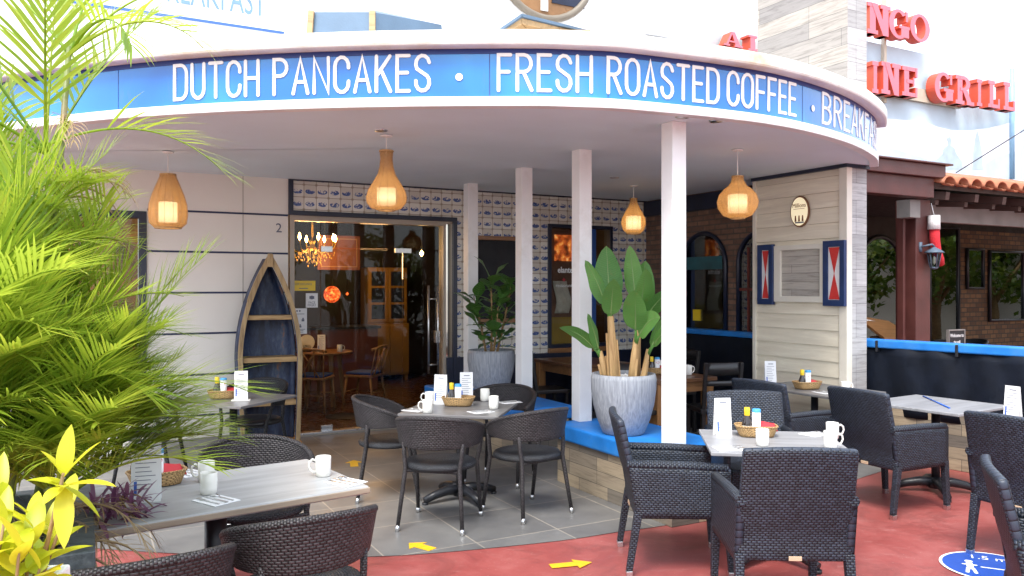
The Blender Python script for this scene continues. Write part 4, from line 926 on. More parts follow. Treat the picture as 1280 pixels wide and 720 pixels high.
# palm table: label tags on two seats
# pedestal table
def table(label, loc, rz, w, d, topm, th=.022, z=.71, group=None, edge=None, pole=.032, feet=True):
    t = thing('pedestal_table', label, 'table', loc, rz, group)
    mb = MB(); mb.cbox((0,0,z-th/2), (w, d, th)); tp = mb.build('tabletop', topm, t, .004 if th < .03 else .010)
    if edge: 
        mb = MB(); frame(mb, -w/2-.003, w/2+.003, -d/2-.003, d/2+.003, z-th+.006, z-.008, .02); mb.v = [Vector((p.x, p.z, p.y)) for p in mb.v]; mb.f = [f[::-1] for f in mb.f]; mb.build('edge_band', edge, tp, .003)
    mb = MB(); mb.tube([(0,0,.06), (0,0,z-th-.01)], pole, 16); mb.build('column', M['black'], t)
    mb = MB(); mb.cbox((0,0,z-th-.007), (.36, .06, .012)); mb.cbox((0,0,z-th-.010), (.06, .36, .012)); mb.build('bracket', M['black'], t)
    mb = MB(); mb.lathe([(.055,.035), (.055,.09), (.035,.12)], 16); 
    for k in range(4):
        a = math.pi/4+k*math.pi/2; c, s_ = math.cos(a), math.sin(a)
        mb.tube([(c*r, s_*r, zz) for r, zz in ((.03,.082), (.12,.085), (.22,.066), (.31,.035))], [.040, .036, .032, .026], 10); mb.lathe([(.024, 0), (.024, .02)], 12, (c*.305, s_*.305, 0))
    mb.build('star_foot', M['black'], t); return t
ZT = .71
TM = table('square dark table with two pairs of mugs in front of the glass doors', (-.40, 6.20, 0), R(-11.5), .76, .74, M['darktop'], group='square pedestal tables')
TR = table('square grey table with straw basket at the front of the red terrace', (1.575, 4.845, 0), R(-8), .80, .74, M['midtop'], group='square pedestal tables')
TT = table('bare square grey table with a blue pen, in front of the canvas screen', (3.40, 6.42, 0), R(33), .78, .78, M['midtop'], group='square pedestal tables')
TU = table('grey table under the painted shutters at the plank wall', L(1.22, -3.62, 0), TH, .72, .96, M['darktop'], group='square pedestal tables')
TV = table('dark square table in front of the boat shelf', (-2.34, 6.72, 0), R(70), .74, .74, M['darktop'], group='square pedestal tables')
TW = table('grey table at the picture edge with a standing menu', (4.02, 5.42, 0), R(28), .78, .78, M['midtop'], group='square pedestal tables')
# palm table with thick top: NR (-.672,3.775), FR (-1.076,4.39), long axis to the lower left
ang = math.atan2(.60, .80); lx = Vector((math.cos(ang), math.sin(ang))); ly = Vector((-lx.y, lx.x))
cL = Vector((-.672, 3.775))-lx*.60+ly*.37
TLp = table('long grey wood table with thick edge beside the palm', (cL.x, cL.y, 0), ang, 1.2, .74, M['greytop'], .04, edge=M['topedge'], pole=.05)

# ------------------------------------------------------------------ tableware
def mug(label, loc, rz=0, group='white mugs'):
    t = thing('mug', label, 'mug', loc, rz, group)
    mb = MB(); mb.lathe([(.0,.0), (.030,.0), (.036,.004), (.0375,.03), (.0385,.096), (.037,.098), (.0355,.094), (.0345,.02), (.028,.010), (.0,.010)], 28, cap=False); mb.build('cup', M['china'], t)
    mb = MB(); mb.tube([(.0365,0,.078), (.052,0,.084), (.066,0,.073), (.070,0,.052), (.062,0,.032), (.050,0,.022), (.0365,0,.022)], [.006,.0058,.0055,.0055,.0055,.0058,.006], 8); mb.build('handle', M['china'], t)
    return t
def tp(px_, py, z=ZT): Y = 1000*(1.65-z)/(py-358); return ((px_-640)/1000*Y, Y, z)
mug0 = mug('front mug of the pair near the menu on the palm table', tp(261, 617), R(110))
def mg(lab, p, a, dz=0): return dup_at(mug0, lab, (p[0], p[1], p[2]+dz), R(a))
mg('rear mug of the pair near the menu on the palm table', tp(258, 602), 185)
mg('single mug at the free corner of the palm table', tp(404, 595), 190)
mg('front mug of the pair nearest the glass doors on the dark square table', tp(534.5, 516), 185); mg('rear mug of the pair nearest the glass doors on the dark square table', tp(537, 505), 175)
mg('mug on the bench side of the dark square table, farther from the viewer', tp(606, 501), 60); mg('mug on the bench side of the dark square table, nearer the viewer', tp(617, 511), 60)
mg('front mug of the pair on the front basket table', tp(1038, 560), -5); mg('rear mug of the pair on the front basket table', tp(1040.5, 548), 0)
mg('single mug in front of the straw basket on the front basket table', tp(953, 557), 100)
mg('mug on the table under the painted shutters', tp(1057, 491), 10)
def menu(label, loc, rz, h=.235, w=.105, lines=True):
    t = thing('menu_card', label, 'menu', loc, rz, 'standing menu cards')
    mb = MB(); s_ = .028
    mb.add([(-w/2,-s_,0), (w/2,-s_,0), (w/2,0,h), (-w/2,0,h), (w/2,s_,0), (-w/2,s_,0)], [(0,1,2,3), (3,2,4,5)]); o = mb.build('card', M['paper'], t)
    sol = o.modifiers.new('th', 'SOLIDIFY'); sol.thickness = .0015
    mb = MB(); random.seed(len(label))
    f = lambda x, z: (x, -s_*(1-z/h)-.0014, z)
    def ln(x0, x1, z, hh): mb.add([f(x0,z), f(x1,z), f(x1,z+hh), f(x0,z+hh)], [(0,1,2,3)])
    ln(-w*.2, w*.25, h*.87, .006)
    for k in range(9): ln(-w*.36, w*(.05+.3*random.random()), h*(.78-.07*k), .0028)
    mb.build('print', M['ink'], t)
    mb = MB(); mb.m = 0; ln(-w*.4, -w*.3, h*.12, .06); mb.build('blue_print', M['blueink'], t)
    return t
m0 = menu('standing white menu on the palm table, tucked among the leaves', tp(183, 626), R(20), .26, .12)
def mn(lab, p, a): return dup_at(m0, lab, p, R(a))
m1 = menu('standing white menu beside the basket on the dark square table', tp(551, 505), R(-15)); 
dup_at(m1, 'white folded card behind the bottles on the dark square table', tp(583, 501), R(6))
dup_at(m1, 'standing white menu at the corner of the front basket table', tp(903, 544), R(8))
dup_at(m1, 'standing white menu on the table under the painted shutters', L(.99, -3.3, ZT), R(0))
dup_at(m1, 'standing white menu on the table at the picture edge', tp(1266, 524), R(-62))
dup_at(m1, 'white menu in a stand on the table in front of the boat shelf', (-2.235, 6.60, ZT+.008), R(14))
mb = MB(); mb.cbox((0,0,.004), (.15,.10,.008)); o = mb.build('menu_stand', M['china'], None, .002, (-2.235, 6.60, ZT), R(14)); tag(o, 'flat white stand under the menu on the boat shelf table', 'stand')
def basket(label, loc, rz):
    t = thing('bread_basket', label, 'basket', loc, rz, 'straw condiment baskets')
    def ringpt(a, k): 
        q = 2*math.pi*a; c, s_ = math.cos(q), math.sin(q); e = .55
        return (math.copysign(abs(c)**e, c)*.125*k, math.copysign(abs(s_)**e, s_)*.085*k)
    def sidef(a, b): x, y = ringpt(a, .80+.20*b); return (x, y, .004+.062*b)
    mb = MB(); mb.slab(sidef, 40, 4, .007, True, .72, .066); mb.build('side', M['basket'], t)
    mb = MB(); mb.tube([(*ringpt(i/40, 1.01), .067) for i in range(40)], .006, 6, closed=True); mb.build('rim', M['basket'], t)
    mb = MB(); mb.add([(*ringpt(i/40, .80), .006) for i in range(40)], [tuple(range(40))]); mb.build('bottom', M['basket'], t); return t
def syrup(label, loc, rz=0):
    t = thing('syrup_bottle', label, 'bottle', loc, rz, 'dark syrup bottles with yellow caps')
    mb = MB(); mb.lathe([(0,0), (.028,0), (.031,.006), (.032,.06), (.029,.085), (.018,.112), (.013,.125), (.013,.14), (0,.14)], 18, cap=False); mb.build('bottle_body', M['syrup'], t)
    mb = MB(); mb.lathe([(.0325,.018), (.0325,.062)], 18, cap=False); mb.build('label_band', paint('printed_label', (.55,.55,.5), .5, .5, 60, 0, dirt=(.5,.35,.05)), t)
    mb = MB(); mb.lathe([(.0165,.122), (.018,.126), (.018,.168), (.015,.173), (0,.173)], 16, cap=False); mb.build('cap', M['yellow'], t)
    mb = MB(); mb.tube([(.014,0,.118), (.034,0,.112), (.040,0,.085), (.032,0,.062)], .005, 6); mb.build('handle', M['syrup'], t); return t
def shaker(label, loc, rz=0):
    t = thing('sugar_shaker', label, 'shaker', loc, rz, 'white sugar shakers with blue lids')
    mb = MB(); mb.lathe([(0,0), (.025,0), (.026,.004), (.026,.15), (0,.152)], 18, cap=False); mb.build('can', M['paper'], t)
    mb = MB(); mb.lathe([(.0268,.146), (.0268,.163), (.022,.167), (0,.167)], 18, cap=False); mb.build('lid', paint('sky_blue_lid', (.06,.32,.65), .4), t)
    mb = MB(); 
    f = lambda x, z: (.0267*math.sin(x/.0267), -.0267*math.cos(x/.0267), z)
    mb.add([f(.017*math.cos(q*math.pi/8), .115+.012*math.sin(q*math.pi/8)) for q in range(16)], [tuple(range(16))]); mb.build('red_badge', M['redink'], t)
    mb = MB(); mb.lathe([(.0266,.008), (.0266,.038)], 18, cap=False); mb.build('yellow_print', paint('yellow_print', (.75,.5,.08), .5, .5, 50, 0, dirt=(.6,.12,.05)), t); return t
def redpad(label, loc, rz):
    t = MB(); random.seed(5)
    t.slab(lambda a, b: (-.06+.12*a, -.05+.10*b, .0+.030*b+.006*math.sin(a*5)), 6, 5, .006); o = t.build('napkin', M['red'], None, 0, loc, rz); return tag(o, label, 'napkin', 'red napkins in the baskets')
BK = basket('straw basket of condiments on the front basket table', tp(945, 545), R(-6))
def cond(where, c, rz, first=[None], red=True, bsk=None):
    """basket and what stands in it; c the basket centre"""
    f = lambda x, y, z=.006: (c[0]+rot2(x, y, rz)[0], c[1]+rot2(x, y, rz)[1], c[2]+z)
    b = bsk or dup_at(BK, 'straw basket of condiments on '+where, c, rz)
    if first[0] is None: first[0] = (syrup('yellow-capped syrup bottle in the basket on '+where, f(-.055, .0), rz), shaker('white shaker with blue lid in the basket on '+where, f(.0, -.012), rz))
    else:
        dup_at(first[0][0], 'yellow-capped syrup bottle in the basket on '+where, f(-.055, .0), rz); dup_at(first[0][1], 'white shaker with blue lid in the basket on '+where, f(.0, -.012), rz)
    if red: redpad('red paper napkin in the basket on '+where, f(.062, .0, .048), rz)
p = tp(945, 545); cond('the front basket table', p, R(-6), bsk=BK)
cond('the dark square table', tp(573, 507), R(-8), red=False)
p = L(1.12, -3.62, ZT); cond('the table under the painted shutters', (p.x, p.y, p.z), R(20))
cond('the boat shelf table', (-2.42, 6.72, ZT), R(10))
cond('the palm table', tp(196, 606), R(40))
# cutlery on a paper napkin
def setting(where, loc, rz, made=[None]):
    if made[0] is None:
        mb = MB(); mb.cbox((0,0,.002), (.13, .17, .003)); nap = mb.build('paper_napkin', M['paper'], None, .001, loc, rz); tag(nap, 'white paper napkin under cutlery '+where, 'napkin', 'paper napkins under cutlery')
        fk = MB(); fk.bar((0,-.075,.006), (0,.03,.006), .007, .003, .010, .003); fk.bar((0,.03,.006), (0,.045,.006), .012, .003, .022, .003)
        for k in (-.008, -.0027, .0027, .008): fk.bar((k,.045,.006), (k,.082,.007), .003, .002)
        kn = MB(); kn.bar((0,-.08,.006), (0,.0,.006), .012, .005, .012, .004); kn.bar((0,.0,.006), (0,.085,.006), .016, .0025, .008, .002)
        sp_ = MB(); sp_.bar((0,-.075,.006), (0,.035,.006), .007, .003, .008, .003); sp_.T = Matrix.Translation((0,.06,.007)) @ Matrix.Diagonal((.019,.028,.005,1)); sp_.lathe([(0,-1), (.6,-.8), (1,0), (.6,.8), (0,1)], 14, cap=False)
        made[0] = (nap, fk.build('fork', M['silver']), kn.build('knife', M['silver']), sp_.build('spoon', M['silver']))
        for o, k in zip(made[0][1:], ('fork', 'knife', 'spoon')): tag(o, 'x', k, k+'s laid on paper napkins')
        src = made[0]
    else: src = [o.copy() for o in made[0]]; [COL.objects.link(o) for o in src]
    for o, k, dx in zip(src, ('white paper napkin under cutlery ', 'steel fork ', 'steel knife ', 'steel spoon '), (0, -.036, .0, .036)):
        ox, oy = rot2(dx, 0, rz); o.location = (loc[0]+ox, loc[1]+oy, loc[2]); o.rotation_euler.z = rz; o['label'] = k+where
setting('in front of the mug pair on the palm table', tp(270, 626), R(55)); setting('at the free corner of the palm table', tp(432, 603), R(55)); setting('on the far side of the palm table', tp(234, 592), R(55))
setting('at the near corner of the dark square table', tp(601, 515), R(-55)); setting('on the bench side of the dark square table', tp(637, 503), R(-60)); setting('at the door side of the dark square table', tp(519, 513), R(60))
setting('at the bench corner of the front basket table', tp(912, 561), R(-85)); setting('behind the mug pair on the front basket table', tp(1019, 543), R(-60)); setting('on the table under the painted shutters', tp(1030, 491), R(20))
mb = MB(); a, b_ = tp(1154, 496), tp(1187, 511); mb.tube([(a[0],a[1],ZT+.006), (b_[0],b_[1],ZT+.006)], .006, 8); tag(mb.build('pen', paint('blue_pen', (.03,.12,.5), .3)), 'thin blue pen lying across the bare table', 'pen')
# ================================================================== floor marks
def floor_arrow(label, p, q, w):
    p, q = Vector(p), Vector(q); d = (q-p); l = d.length; a = math.atan2(d.y, d.x)
    mb = MB(); hd = l*.40; pts = [(0,-w*.28), (l-hd,-w*.28), (l-hd,-w*.62), (l,0), (l-hd,w*.62), (l-hd,w*.28), (0,w*.28)]
    mb.add([(x, y, .0) for x, y in pts]+[(x, y, .0015) for x, y in pts], [tuple(range(7, 14))]+[(i, (i+1) % 7, (i+1) % 7+7, i+7) for i in range(7)]); o = mb.build('floor_arrow', M['arrow'], None, 0, (p.x, p.y, .0055), a); tag(o, label, 'floor marking', 'yellow tape arrows on the floor')
gp_ = lambda px_, py: ((px_-640)/1000*1650/(py-358), 1650/(py-358))
floor_arrow('yellow arrow on grey tiles in front of the barrel chairs', gp_(541, 688), gp_(511, 680), .13); floor_arrow('yellow arrow on the red floor beside the profile armchair', gp_(688, 709), gp_(740, 704), .12); floor_arrow('small yellow arrow on grey tiles pointing to the glass doors', gp_(443, 584), gp_(442, 576), .13)
floor_arrow('yellow arrow under the front basket table', gp_(908, 616), gp_(925, 612), .13)
def disc(label, px_, py, r, rz):
    X, Y = gp_(px_, py); t = thing('floor_sticker', label, 'floor sticker', (X, Y, .006), rz, 'round distance stickers on the floor')
    mb = MB(); c = lambda k, z: [(r*k*math.cos(q*math.pi/24), r*k*math.sin(q*math.pi/24), z) for q in range(48)]
    mb.add(c(1, 0), [tuple(range(48))]); mb.build('white_rim', M['paper'], t); mb = MB(); mb.add(c(.94, .001), [tuple(range(48))]); mb.build('blue_disc', M['stickerblue'], t)
    mb = MB(); xf = lambda x, y, d: (x, y, .0018)
    text(mb, '1.5 m', r*.34, lambda x, y, d: (x-.02*r, y+.55*r, .0018+d), .0002)
    for sx in (-1, 1):
        st = [(sx*.42*r, .05*r), (sx*.42*r, -.30*r)]; stroke(mb, st, .13*r, lambda x, y, d: (x, y, .002), 0, 0)
        stroke(mb, [(sx*.42*r-.12*r, -.05*r), (sx*.42*r+.12*r, -.05*r)], .06*r, lambda x, y, d: (x, y, .0022), 0, 0)
        stroke(mb, [(sx*.42*r-.05*r, -.3*r), (sx*.42*r-.08*r, -.58*r)], .07*r, lambda x, y, d: (x, y, .0021), 0, 0); stroke(mb, [(sx*.42*r+.05*r, -.3*r), (sx*.42*r+.08*r, -.58*r)], .07*r, lambda x, y, d: (x, y, .0021), 0, 0)
        mb.add([(sx*.42*r+.08*r*math.cos(q*math.pi/8), .18*r+.08*r*math.sin(q*math.pi/8), .002) for q in range(16)], [tuple(range(16))])
    stroke(mb, [(-.2*r, -.12*r), (.2*r, -.12*r)], .05*r, lambda x, y, d: (x, y, .002), 0, 0)
    mb.build('print', M['paper'], t)
disc('round blue floor sticker on the red floor beside the nearest armchair', 1240, 710, .275, R(-25)); disc('round blue floor sticker on the tiles under the palm table', 300, 652, .21, R(35))
X, Y = gp_(433, 521); mb = MB(); mb.add([(.26*math.cos(q*math.pi/16), .26*math.sin(q*math.pi/16), 0) for q in range(32)], [tuple(range(32))]); tag(mb.build('floor_sticker', paint('dark_floor_sticker', (.02,.02,.025), .4), None, 0, (X, Y, .012)), 'dark oval floor sticker just inside the glass doors', 'floor sticker')

# ================================================================== lamps
def pendant(label, px_, py, Y, prof, glow):
    X = (px_-640)/1000*Y; z0 = 1.65+(358-py)/1000*Y
    t = thing('pendant_lamp', label, 'pendant lamp', (X, Y, z0), 0, 'woven rattan pendant lamps')
    mb = MB(); mb.lathe(prof, 32, cap=False); sh = mb.build('lamp_shade', M['rattan'], t); sh.modifiers.new('th', 'SOLIDIFY').thickness = .004
    zt = prof[-1][1]; mb = MB(); mb.tube([(prof[-1][0]*math.cos(q*math.pi/12), prof[-1][0]*math.sin(q*math.pi/12), zt) for q in range(24)], .008, 6, closed=True); mb.build('rim', M['cane'], sh); mb = MB(); mb.tube([(prof[0][0]*math.cos(q*math.pi/12), prof[0][0]*math.sin(q*math.pi/12), 0) for q in range(24)], .007, 6, closed=True); mb.build('rim', M['cane'], sh)
    mb = MB()
    for k in range(14):
        q = 2*math.pi*k/14; mb.tube([((r+.002)*math.cos(q), (r+.002)*math.sin(q), z) for r, z in prof], .0014, 4)
    mb.build('rib', M['cane'], sh)
    mb = MB(); mb.lathe([(glow[0], glow[1]), (glow[0], glow[2])], 20); mb.build('lamp_sleeve', M['lampglow'], t)
    mb = MB(); mb.tube([(0,0,zt-.02), (0,0,2.80-z0)], .004, 6); mb.lathe([(.04,2.80-z0), (.05,2.81-z0)], 14); mb.build('cord', M['paper'], t)
pendant('bottle-shaped rattan lamp in front of the cream panels by the palm', 210, 285, 6.9, [(.105,0), (.148,.04), (.158,.12), (.152,.2), (.13,.28), (.095,.37), (.07,.43), (.062,.46)], (.075, .05, .22))
pendant('teardrop rattan lamp hanging before the glass doors', 483, 263, 6.15, [(.06,0), (.115,.015), (.148,.055), (.156,.10), (.140,.155), (.10,.22), (.065,.28), (.05,.34), (.044,.40), (.05,.455)], (.072, .04, .17))
pendant('small rattan lamp in front of the tiled wall corner', 792, 292, 9.2, [(.075,0), (.118,.04), (.14,.11), (.135,.17), (.10,.24), (.065,.30), (.04,.36), (.04,.40)], (.085, .05, .2))
pendant('round rattan lamp with short neck near the plank wall', 922, 273, 6.8, [(.055,0), (.12,.025), (.162,.085), (.172,.14), (.155,.20), (.11,.25), (.075,.275), (.05,.32), (.045,.355)], (.08, .05, .2))

# ================================================================== boat shelf
bx, by = (336.5-640)/1000*8.18, 8.18
t = thing('boat_shelf', 'upright old boat made into shelves, navy inside, leaning on the cream wall', 'shelf', (bx, by, 0), TH-R(4))
H = 1.95
def hw(z): k = z/H; return .262+.030*math.sin(min(1, k*1.6)*math.pi*.5) if k < .45 else max(.0, .292*(1-((k-.45)/.55)**2.1))
def dp(z): return .30-.10*(z/H)
lean = lambda z: .07*z/H
mb = MB(); mb.slab(lambda a, b: ((2*a-1)*hw(b*H*.985+.02)*.97, .17+lean(b*H)-.06*(1-(2*a-1)**2)*0+.02-.10*abs(2*a-1)**4, .03+b*(H-.06)), 14, 30, .018); mb.build('hull', M['peel'], t)
for sx in (-1, 1):
    def sidef(a, b): z = .03+b*(H-.05); w = hw(z); return (sx*(w-.02*(1-a)), -.13+lean(z)+a*(.2), z)
    mb = MB(); mb.slab(lambda a, b: (lambda p: (p[0]+sx*.03*(a), p[1], p[2]))(sidef(a, b)), 3, 30, .016); mb.build('side_plank', M['peel'], t)
    mb = MB(); pts = [Vector((sx*hw(.02+i/30*(H-.02)), -.135+lean(i/30*H), .02+i/30*(H-.02))) for i in range(31)]
    for i in range(30): mb.bar(pts[i], pts[i+1]+(pts[i+1]-pts[i])*.06, .042, .05)
    mb.build('rim', M['boatrim'], t)
mb = MB(); mb.bar((0,-.13+.06,H-.10), (0,-.09,H+.03), .07, .06, .05, .05); mb.build('stem_post', M['boatrim'], t, .006)
for z, hgt in ((.44, .05), (.88, .05), (1.31, .045)):
    mb = MB(); w = hw(z)-.025; mb.box(-w, w, -.12+lean(z), .16, z, z+hgt); mb.build('shelf', M['shelf'], t, .004)
mb = MB(); mb.box(-.29, .30, -.19, .2, 0, .075); mb.build('base', paint('orange_brown_base', (.42,.19,.05), .6, .3, 4, .15), t, .006)

# ================================================================== notices on the glass
def notice(name, label, px0, px1, py0, py1, m, lines, off=.03):
    s0, s1 = xs_(px0, .06), xs_(px1, .06); z0, z1 = zs_((px0+px1)/2, py1, .06), zs_((px0+px1)/2, py0, .06); w, h = s1-s0, z1-z0
    t = thing(name, label, 'notice', L((s0+s1)/2, .055, (z0+z1)/2), TH)
    mb = MB(); mb.box(-w/2, w/2, -.003, .0, -h/2, h/2); mb.build('sheet', m, t)
    mb = MB()
    for ln in lines:
        if ln[0] == 't': text(mb, ln[1], ln[2], lambda x, y, d: (x+ln[3]*w, -.0038-d, y+ln[4]*h), .0004, ln[5] if len(ln) > 5 else 1)
        elif ln[0] == 'r': mb.box(ln[1]*w, ln[2]*w, -.0042, -.0031, ln[3]*h, ln[4]*h)
        elif ln[0] == 'c': mb.prism([(ln[1]*w+ln[3]*w*math.cos(q*math.pi/8), ln[2]*h+ln[3]*w*math.sin(q*math.pi/8)) for q in range(16)], -.0043, -.0031)
    mb.build('print', M['ink'], t)
notice('notice', 'yellow keep distance strip on the glass panel by the house number', 362.5, 394, 351, 363.5, M['yellow'], [('t','KEEP DISTANCE',.034,0,.16,.82), ('r',-.15,.2,-.3,-.22)])
notice('notice', 'small white face mask notice on the glass below the yellow strip', 382, 397, 366.5, 384.5, M['paper'], [('c',0,.2,.16), ('r',-.2,.2,.10,.30), ('t','FACE',.036,0,-.16,.9), ('t','MASKS',.036,0,-.34,.85)])
notice('notice', 'large white rules sheet on the glass beside the boat shelf', 360.8, 383.5, 385.5, 417.5, M['paper'], [('c',-.05,.40,.05), ('c',.1,.40,.05), ('c',-.3,.1,.045), ('c',-.1,.1,.045), ('c',.28,.1,.045), ('r',-.37,-.23,-.01,.07), ('r',-.17,-.03,-.01,.07), ('r',.2,.35,-.01,.07), ('c',-.1,-.15,.045), ('c',.12,-.15,.045), ('r',-.17,-.03,-.25,-.18), ('r',.05,.19,-.25,-.18), ('r',-.4,.4,-.33,-.31), ('r',-.4,.3,-.38,-.36), ('r',-.3,.3,-.44,-.42), ('r',-.35,.35,.27,.29)])

# ================================================================== inside the cafe
ch = thing('chandelier', 'brass chandelier with lit candle bulbs behind the glass by the house number', 'chandelier', L(-2.05, 1.75, 2.12), TH)
mb = MB(); mb.tube([(0,0,.1), (0,0,.74)], .012, 8); mb.lathe([(.0,.0), (.05,.03), (.03,.08), (.05,.12), (0,.16)], 14, cap=False)
br = paint('antique_brass', (.45,.28,.07), .35, .3, 10, .1, .8)
random.seed(2)
for k in range(8):
    q = k*math.pi/4; mb.tube([(r*math.cos(q), r*math.sin(q), z) for r, z in ((.03,.05), (.14,-.03), (.26,.0), (.31,.08), (.31,.12))], .009, 6)
for k in range(120):
    q = random.random()*6.28; r = .05+.25*random.random(); z = -.02-random.random()*.22*(1-r/.4); mb.T = Matrix.Translation((r*math.cos(q), r*math.sin(q), z)) @ Matrix.Scale(.013, 4); mb.lathe([(0,-1.4), (.7,0), (0,1.4)], 6, cap=False)
mb.T = None; mb.build('frame', br, ch)
for k in range(8):
    q = k*math.pi/4; mb = MB(); mb.lathe([(0,.12), (.014,.14), (.019,.165), (.010,.20), (0,.225)], 10, (.31*math.cos(q), .31*math.sin(q), 0), cap=False); mb.build('bulb', M['bulb'], ch)
gl_ = thing('globe_lamp', 'glowing orange woven globe lamp hanging in the dark cafe', 'lamp', (-2.70, 12.0, 1.53), 0)
mb = MB(); mb.lathe([(.125*math.sin(R(a)), -.125*math.cos(R(a))) for a in range(10, 171, 10)], 20, cap=False); mb.build('globe', M['orangeglow'], gl_); mb = MB(); mb.tube([(0,0,.12), (0,0,1.3)], .004, 6); mb.build('cord', M['black'], gl_)
mb = MB(); mb.lathe([(0,-.03), (.028,0), (0,.04)], 10, cap=False); p_ = at(434, 367.5, 13.2); o = thing('small_lamp', 'tiny lit lamp beside the orange globe in the dark cafe', 'lamp', p_, 0); mb.build('bulb', M['orangeglow'], o); mb = MB(); mb.tube([(0,0,.03), (0,0,1.3)], .004, 6); mb.build('cord', M['black'], o)
p_ = at(527, 317, 11.5); o = thing('small_lamp', 'lit bulb hanging behind the glass door handles', 'lamp', p_, 0); mb = MB(); mb.lathe([(0,-.04), (.03,0), (0,.05)], 10, cap=False); mb.build('bulb', M['bulb'], o); mb = MB(); mb.tube([(0,0,.04), (0,0,2.80-p_.z)], .004, 6); mb.build('cord', M['black'], o)
for lx_, ly_, e in ((-2.05, 1.75, 17), (-.6, 3.6, 10)):
    ld = bpy.data.lights.new('room_lamp', 'POINT'); ld.energy = e; ld.color = (1,.52,.2); ld.shadow_soft_size = .25; lo = bpy.data.objects.new('room_lamp', ld); COL.objects.link(lo); lo.location = L(lx_, ly_, 2.0)
cb_ = thing('cabinet', 'tall yellow cabinet with glazed upper doors at the back of the cafe', 'cabinet', L(.0, 4.75, 0), TH)
mb = MB(); mb.box(-.36, .36, -.26, .25, .10, 1.0); mb.build('base_cupboard', M['cab'], cb_, .008); mb = MB(); mb.box(-.36, .36, -.16, .25, 1.0, 1.98); mb.build('body', M['cab'], cb_, .006)
for a, b_ in ((-.35,-.005), (.005,.35)):
    mb = MB(); mb.box(a, b_, -.285, -.262, .14, .97); mb.build('cupboard_door', M['cab'], cb_, .006)
    mb = MB(); wall(mb, a, b_, 1.03, 1.95, -.185, -.162, [(a+.05, b_-.05, 1.08+k*.29, 1.33+k*.29) for k in range(3)]); mb.build('glazed_door', M['cab'], cb_, .003); mb = MB(); mb.box(a+.04, b_-.04, -.168, -.163, 1.05, 1.93); mb.build('pane', M['navy'], cb_)
for a in (-.32, .32): mb = MB(); mb.box(a-.03, a+.03, -.23, -.17, 0, .10); mb.build('leg', M['cab'], cb_)
# picture board above the entrance, low wall, counter
sg = thing('picture_board', 'reddish framed board hanging high inside the cafe', 'board', at(424, 316, 11.2), TH); mb = MB(); mb.box(-.30, .30, 0, .02, -.24, .24); mb.build('board', paint('red_brown_board', (.22,.07,.035), .6, .2, 5), sg); mb = MB(); frame(mb, -.26, .26, -.2, .2, -.006, .0, .012); text(mb, 'welcome', .06, lambda x, y, d: (x, -.004-d, y), .001) if False else None; mb.build('frame', paint('tan_line', (.4,.22,.1), .6), sg); mb = MB(); mb.tube([(-.2,.01,.24), (-.2,.01,.74)], .004, 6); mb.tube([(.2,.01,.24), (.2,.01,.74)], .004, 6); mb.build('hanger', M['black'], sg)
ct = thing('serving_counter', 'dark red-brown counter across the middle of the cafe', 'counter', L(-1.1, 3.5, 0), TH); mb = MB(); mb.box(-1.2, .55, 0, .5, 0, .98); mb.build('front', paint('red_brown_counter', (.13,.04,.025), .5, .3, 3), ct, .006); mb = MB(); mb.box(-1.24, .59, -.05, .54, .98, 1.02); mb.build('worktop', M['blackwood'], ct, .005)
def xchair(label, loc, rz):
    t = thing('wooden_chair', label, 'chair', loc, rz, 'honey wood chairs inside the cafe')
    mb = MB(); mb.cbox((0,0,.44), (.42,.42,.03)); mb.build('seat', M['oak'], t, .008); mb = MB(); mb.cbox((0,0,.475), (.38,.38,.035)); mb.build('seat_cushion', paint('royal_blue_pad', (.015,.05,.22), .7), t, .014)
    for sx in (-1, 1):
        for sy in (-1, 1):
            mb = MB(); mb.tube([(sx*.23, sy*.21, 0), (sx*.17, sy*.18, .43)], [.014, .019], 8); mb.build('leg', M['oak'], t)
    mb = MB()
    for y in (-.20, -.07, .07, .20): mb.tube([(-.18, y*.9, .45), (-.27, y*1.05, .82)], .010, 8)
    mb.tube([(-.2,-.13,.46), (-.26,.10,.82)], .009, 6); mb.tube([(-.2,.13,.46), (-.26,-.10,.82)], .009, 6); mb.build('spindle', M['oak'], t)
    mb = MB(); mb.tube([(-.22,-.24,.80), (-.28,-.12,.83), (-.295,0,.835), (-.28,.12,.83), (-.22,.24,.80)], .018, 8); mb.build('top_rail', M['oak'], t)
    mb = MB(); mb.tube([(-.2,-.2,.22), (-.2,.2,.22)], .009, 6); mb.tube([(.2,-.2,.22), (.2,.2,.22)], .009, 6); mb.build('stretcher', M['oak'], t); return t
X1 = xchair('honey wood chair with blue pad seen from behind through the glass', (-2.62, 10.62, 0), R(85)); dup_at(X1, 'honey wood chair with blue pad turned to the cafe table', (-2.02, 10.95, 0), R(165))
it = thing('round_table', 'round honey wood table behind the glass panel', 'table', (-2.60, 11.15, 0), 0); mb = MB(); mb.lathe([(.36,.715), (.375,.72), (.375,.742), (.36,.75)], 32); mb.build('tabletop', M['oakx'], it)
for k in range(4): q = k*math.pi/2+.6; mb = MB(); mb.bar((.27*math.cos(q), .27*math.sin(q), 0), (.2*math.cos(q), .2*math.sin(q), .715), .04, .04, .06, .06); mb.build('leg', M['oak'], it)
mg('mug on the round cafe table behind the glass', (-2.37, 11.0, .75), 30); dup_at(m1, 'white card on the round cafe table behind the glass', (-2.62, 11.0, .75), R(10))
mb = MB(); mb.tube([(0,-.01,.13), (0,.01,.13)], .105, 24); o = thing('table_clock', 'round pale dial standing on the round cafe table', 'clock', (-2.82, 11.0, .75), R(10)); mb.build('dial', M['tin'], o); mb = MB(); mb.cbox((0,0.02,.05), (.12,.06,.10)); mb.build('base', M['black'], o, .005)
